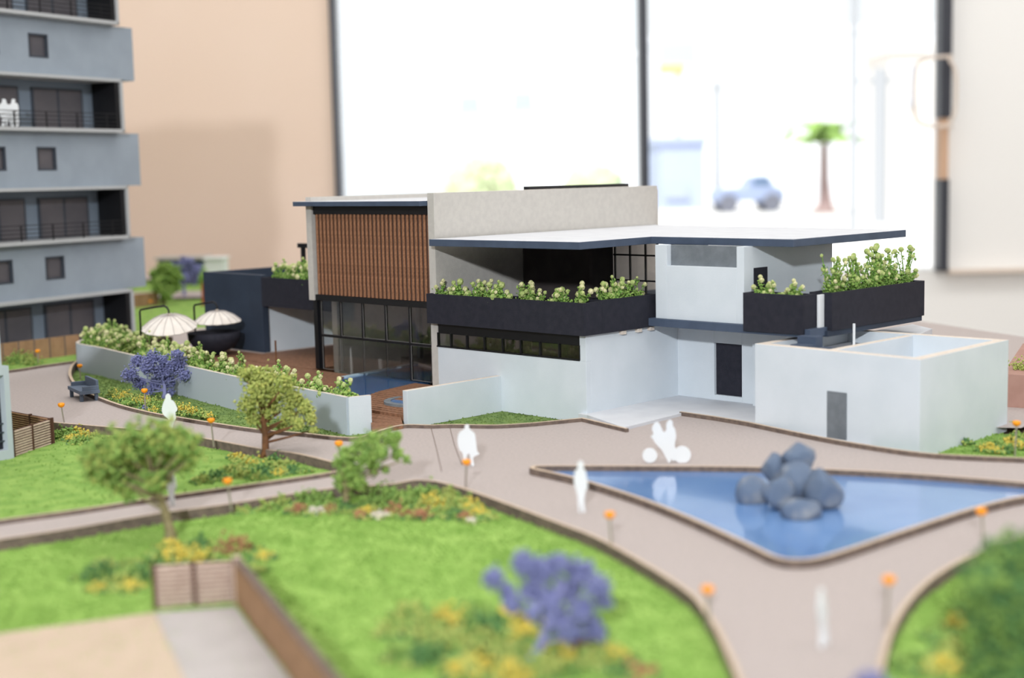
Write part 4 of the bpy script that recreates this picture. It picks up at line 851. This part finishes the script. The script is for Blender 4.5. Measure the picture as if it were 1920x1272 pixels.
ORD = ['first', 'second', 'third', 'fourth', 'fifth', 'sixth', 'seventh', 'eighth', 'ninth', 'tenth', 'eleventh', 'twelfth', 'thirteenth', 'fourteenth', 'fifteenth', 'sixteenth', 'seventeenth', 'eighteenth', 'nineteenth', 'twentieth'] + [f'twenty-{x}' for x in ('first', 'second', 'third', 'fourth', 'fifth', 'sixth', 'seventh', 'eighth', 'ninth')] + ['thirtieth']
def ordlab(i, n, what):
    return what if n == 1 else ('leftmost' if i == 0 else 'rightmost' if i == n - 1 else ORD[i] + ' from left') + ' ' + what
MIX = {'y': lambda: [m_foamy, m_foamy, m_foamyg], 'l': lambda: [m_foamyg, m_foamyg, m_foamg], 'g': lambda: [m_foamg, m_foamg, m_leafb], 'd': lambda: [m_foamdg, m_foamg, m_foamdg], 'o': lambda: [m_foamo, m_foamo, m_foamyg], 'w': lambda: [m_rim, m_rim, m_rim], 'p': lambda: [m_purple, m_purple, m_foamg]}
def bed(pxl, where, z=-.45, rc=.12):
    cov = []
    for kk in sorted(set(a[3] for a in pxl)):
        sub = sorted([a for a in pxl if a[3] == kk]); m_, nm = COLN[kk]
        for i, (u, v, r, k) in enumerate(sub):
            c = P(u, v, z); R_ = 1.25 * r * c.y / F_PX; clump((c.x, c.y, z), R_, m_, f'{ordlab(i, len(sub), nm)} {where}', f'{nm}s {where}', rc=rc, mats=MIX[kk]())
            for _ in range(60): a_ = rr0.uniform(0, 6.28); q = R_ * rr0.uniform(.6, 2.0); cov.append((c.x + q * math.cos(a_), c.y + q * math.sin(a_), z + rr0.uniform(0, .22)))
    tag(bulk('bed_cover', cov, np.random.uniform(rc * .6, rc * 1.3, len(cov)), m_foamg, mats=[m_foamg, m_foamyg, m_foamdg, m_foamg]), f'low green cover {where}', 'plants', kind='stuff')
rr0 = random.Random(11)
rr_ = random.Random(3)
def scatter(line, n, jit, rads, kinds):
    out = []
    for i in range(n):
        s = rr_.random() * (len(line) - 1); k = int(s); f = s - k; a, b2_ = line[k], line[min(k + 1, len(line) - 1)]; out.append((a[0] + (b2_[0] - a[0]) * f + rr_.uniform(-jit[0], jit[0]), a[1] + (b2_[1] - a[1]) * f + rr_.uniform(-jit[1], jit[1]), rr_.uniform(*rads), rr_.choice(kinds)))
    return out
bed([(218, 742, 11, 'l'), (232, 748, 12, 'y'), (250, 752, 12, 'l'), (268, 756, 11, 'y'), (290, 762, 13, 'l'), (305, 768, 11, 'g'), (330, 768, 12, 'l'), (345, 772, 11, 'y'), (360, 777, 10, 'y'), (380, 780, 9, 'l'), (288, 773, 7, 'y'), (240, 758, 8, 'g'), (268, 770, 6, 'p'), (320, 776, 9, 'g'), (392, 783, 6, 'y')], 'below the curved white wall')
bed([(112, 822, 14, 'g'), (128, 816, 12, 'g'), (150, 812, 10, 'y'), (160, 822, 11, 'y'), (138, 826, 9, 'y'), (176, 824, 11, 'l'), (150, 832, 12, 'g'), (185, 832, 8, 'g')], 'beside the slatted fence box')
bed([(380, 905, 12, 'l'), (400, 900, 12, 'd'), (430, 885, 12, 'l'), (450, 880, 14, 'l'), (470, 872, 13, 'y'), (455, 895, 12, 'l'), (490, 885, 12, 'd'), (510, 880, 13, 'l'), (520, 862, 11, 'd'), (535, 875, 12, 'l'), (550, 888, 10, 'd'), (525, 892, 10, 'y'), (500, 895, 10, 'd'), (575, 885, 7, 'g'), (445, 862, 10, 'y'), (415, 900, 9, 'd'), (480, 900, 9, 'l')], 'at the foot of the yellow green tree')
bed([(500, 955, 14, 'l'), (530, 950, 16, 'l'), (580, 945, 20, 'g'), (560, 962, 12, 'o'), (595, 965, 10, 'w'), (620, 962, 12, 'o'), (610, 945, 16, 'g'), (700, 950, 20, 'g'), (690, 965, 14, 'y'), (730, 940, 22, 'g'), (760, 950, 18, 'g'), (790, 935, 20, 'g'), (810, 950, 18, 'y'), (840, 940, 18, 'l'), (860, 955, 18, 'l'), (850, 970, 14, 'd'), (880, 955, 14, 'y'), (900, 965, 12, 'y'), (740, 965, 14, 'o'), (765, 970, 12, 'o'), (715, 972, 10, 'w'), (790, 972, 12, 'o'), (820, 968, 12, 'l'), (875, 975, 11, 'o'), (885, 982, 7, 'w'), (650, 960, 14, 'd'), (675, 972, 10, 'o'), (915, 975, 9, 'l'), (800, 965, 10, 'o'), (460, 962, 10, 'l')], 'in the far bed of the front lawn', rc=.15)
bed([(190, 1085, 24, 'd'), (200, 1070, 18, 'l'), (235, 1090, 20, 'g'), (185, 1108, 12, 'y'), (245, 1106, 14, 'y'), (250, 1068, 16, 'l'), (275, 1085, 22, 'd'), (225, 1100, 16, 'l'), (330, 1050, 22, 'y'), (370, 1052, 18, 'y'), (372, 1028, 16, 'd'), (440, 1035, 24, 'o'), (320, 1030, 14, 'y'), (300, 1045, 14, 'g'), (495, 1050, 12, 'y'), (480, 1075, 12, 'l'), (350, 1040, 14, 'l')], 'around the slatted gate', rc=.16)
bed([(770, 1155, 20, 'l'), (840, 1175, 28, 'y'), (800, 1190, 26, 'l'), (880, 1170, 28, 'g'), (920, 1180, 26, 'd'), (955, 1165, 22, 'y'), (990, 1190, 24, 'y'), (850, 1215, 28, 'l'), (910, 1225, 30, 'l'), (960, 1240, 28, 'l'), (800, 1240, 26, 'd'), (880, 1265, 30, 'y'), (760, 1235, 24, 'g'), (1060, 1240, 24, 'y'), (1080, 1215, 20, 'o'), (1110, 1250, 22, 'l'), (1150, 1240, 22, 'y'), (1170, 1265, 20, 'd'), (1020, 1265, 28, 'l'), (740, 1190, 18, 'l'), (1200, 1270, 18, 'o'), (960, 1285, 28, 'y')], 'around the foreground lilac tree', rc=.2)
bed([(1812, 832, 7, 'd'), (1850, 845, 11, 'y'), (1866, 848, 9, 'y'), (1895, 835, 12, 'y'), (1885, 848, 9, 'd'), (1915, 840, 11, 'y'), (1905, 825, 10, 'g'), (1870, 835, 9, 'g'), (1896, 800, 8, 'o'), (1925, 825, 12, 'l')], 'on the strip right of the white box')
bed([(1790, 1235, 24, 'l'), (1800, 1180, 18, 'y'), (1760, 1200, 16, 'g'), (1700, 1255, 22, 'g'), (1830, 1150, 16, 'y'), (1760, 1262, 22, 'y')], 'under the big round green tree', rc=.2)
bed([(30, 680, 16, 'g'), (45, 678, 14, 'l'), (22, 670, 14, 'd'), (60, 682, 10, 'l')], 'before the tan board fence')
for k in range(7):
    a = P(1893, 796, -.7); m_, nm = COLN['lygd'[k % 4]]; c = (a.x + 4.5 + k * 1.5, a.y + 9 - k * .3, 3.3); clump(c, 1.1, m_, ordlab(k // 4, 2, f'{nm} on the pink terrace block'), f'{nm}s on the pink terrace block')
# budded plants of the planters ----------------------------------------------------
def budplant(seed, h, nst, tall):
    rnd = random.Random(seed); t = bpy.data.objects.new('budding_plant', None); col.objects.link(t); t['_loc'] = (0, 0, 0); kids = []
    mb = MB(); leaves = []; buds = []
    for i in range(nst):
        a = rnd.uniform(0, 6.28); r = rnd.uniform(.1, .95) * (1 if not tall else 1.75); hh = h * rnd.choice((.3, .45, .6, .75, 1.0)) * rnd.uniform(.85, 1.1)
        p = [Vector((.15 * math.cos(a), .15 * math.sin(a), -.15)), Vector((r * .45 * math.cos(a), r * .45 * math.sin(a), hh * .5)), Vector((r * math.cos(a), r * math.sin(a), hh))]
        mb.tube(p, [.075, .06, .045], 5)
        for s in range(rnd.randint(12, 20)):
            f = rnd.uniform(.05, .95); q = p[0].lerp(p[1], f * 2) if f < .5 else p[1].lerp(p[2], f * 2 - 1); leaves.append((q.x + rnd.gauss(0, .13), q.y + rnd.gauss(0, .13), q.z + rnd.gauss(0, .12)))
        buds.append((p[2], rnd.uniform(.15, .28), rnd.random() < .45))
    o = obj('stems', mb, m_stem, t, smooth=True); kids.append(o)
    for _ in range(70):
        a = rnd.uniform(0, 6.28); r = rnd.uniform(0, .8); leaves.append((r * math.cos(a), r * math.sin(a), rnd.uniform(-.1, h * .35)))
    o = bulk('leaves', leaves, [rnd.uniform(.08, .17) for _ in leaves], m_leaf, t, mats=[m_leaf, m_leafb, m_leaf], jit=.7); o['kind'] = 'stuff'; kids.append(o)
    for (c, r, pale) in buds:
        mb = MB(); vs = []
        for ring in range(5):
            th = ring / 4 * math.pi
            for k in range(8): k2 = 1 + (.16 if (k + ring) % 2 else -.06); vs.append((c.x + r * k2 * math.sin(th) * math.cos(k * math.pi / 4), c.y + r * k2 * math.sin(th) * math.sin(k * math.pi / 4), c.z - r * 1.1 * math.cos(th)))
        mb.add(vs, [(i * 8 + k, i * 8 + (k + 1) % 8, (i + 1) * 8 + (k + 1) % 8, (i + 1) * 8 + k) for i in range(4) for k in range(8)])
        kids.append(obj('bud', mb, m_bud if pale else m_budg, t))
    KIDS[t.name] = kids; return t
low = [budplant(i, 1.9, 7, False) for i in range(3)]; tallp = [budplant(10 + i, 3.6, 15, True) for i in range(3)]; mid = [budplant(20 + i, 2.6, 8, False) for i in range(3)]
used = set(); ctr = [0]
def place(protos, loc, label, group, sc=1.):
    pr = protos[ctr[0] % len(protos)]; ctr[0] += 1; rz = rr_.uniform(0, 6.28)
    if pr.name not in used:
        used.add(pr.name); pr.location = Vector(loc) * S; pr.rotation_euler = (0, 0, rz); pr.scale = (sc,) * 3; tag(pr, label, 'plant', group); return pr
    c = copy_tree(pr, loc, rz, sc, label, group); c['category'] = 'plant'; return c
def row(protos, a, b, n, z, label, group, jit=.3, sc=(.85, 1.15)):
    for i in range(n):
        f = (i + .5) / n; lab_ = ordlab(i, n, label); x, y = H(a[0] + (b[0] - a[0]) * f + rr_.uniform(-jit, jit), a[1] + (b[1] - a[1]) * f + rr_.uniform(-jit, jit)); place(protos, (x, y, z), lab_, group, rr_.uniform(*sc))
row(low + mid[:1], (-22.3, .9), (-1, 1.0), 13, 10.85, 'budded plant in the long black planter', 'plants in the long black planter', .5, (.75, 1.35))
row(mid, (-.9, 2.8), (-1.1, 10.2), 5, 10.95, 'budding plant in the planter return beside the white room', 'plants in the planter return', .3, (.8, 1.15))
row(low, (13.2, 10.1), (18.6, 10.1), 4, 11.75, 'budding plant in the small black planter by the stair gap', 'plants in the small black planter', .3, (.7, 1.05))
row(tallp, (19.1, 13.4), (19.1, 28.6), 9, 11.8, 'tall budded plant in the right hand black planter', 'plants in the right hand planter', .35, (.8, 1.12))
row(mid, (-62.6, 7.8), (-49, 7.8), 9, 10.8, 'budding plant in the black planter left of the wood screen', 'plants left of the wood screen', .4, (1.1, 1.5))
# the curved planter wall's planting
cc = taper_offset(0, 1.5, .9, pw); cc2 = taper_offset(0, 3.8, 1.5, pw); nW = 30
def along(l, f): s = f * (len(l) - 1); k = min(int(s), len(l) - 2); return Vector(l[k]).lerp(Vector(l[k + 1]), s - k)
for i in range(nW):
    f = .1 + .88 * (i + .5) / nW; p = along(cc, f); place(low + mid, (p.x + rr_.uniform(-.4, .4), p.y + rr_.uniform(-.4, .4), 2.25), ordlab(i, nW, 'budding plant just behind the curved wall'), 'plants just behind the curved wall', rr_.uniform(1.0, 1.35))
for i in range(20):
    f = .12 + .6 * (i + .5) / 20; p = along(cc2, f); place(mid, (p.x + rr_.uniform(-.5, .5), p.y + rr_.uniform(-.5, .5), 2.25), ordlab(i, 20, 'budding plant in the back row toward the parasols'), 'plants in the back row toward the parasols', rr_.uniform(1.0, 1.3))
# leafy ground cover that closes the planter wall's bed
gc = []
for i in range(3000):
    f = rr_.uniform(.03, .99); d = rr_.uniform(.4, 4.8 if f < .5 else (3. if f < .75 else 1.7)); a = along(pw, f); b_ = along(offset(pw, d), f); gc.append((b_.x, b_.y, 2.3 + rr_.uniform(-.05, .9)))
tag(bulk('ground_cover', gc, np.random.uniform(.1, .24, len(gc)), m_leaf, mats=[m_leaf, m_leafb, m_foamyg]), 'low leafy ground cover filling the curved planter bed', 'plants', kind='stuff')
for o in bpy.data.objects:
    if '_loc' in o: del o['_loc']
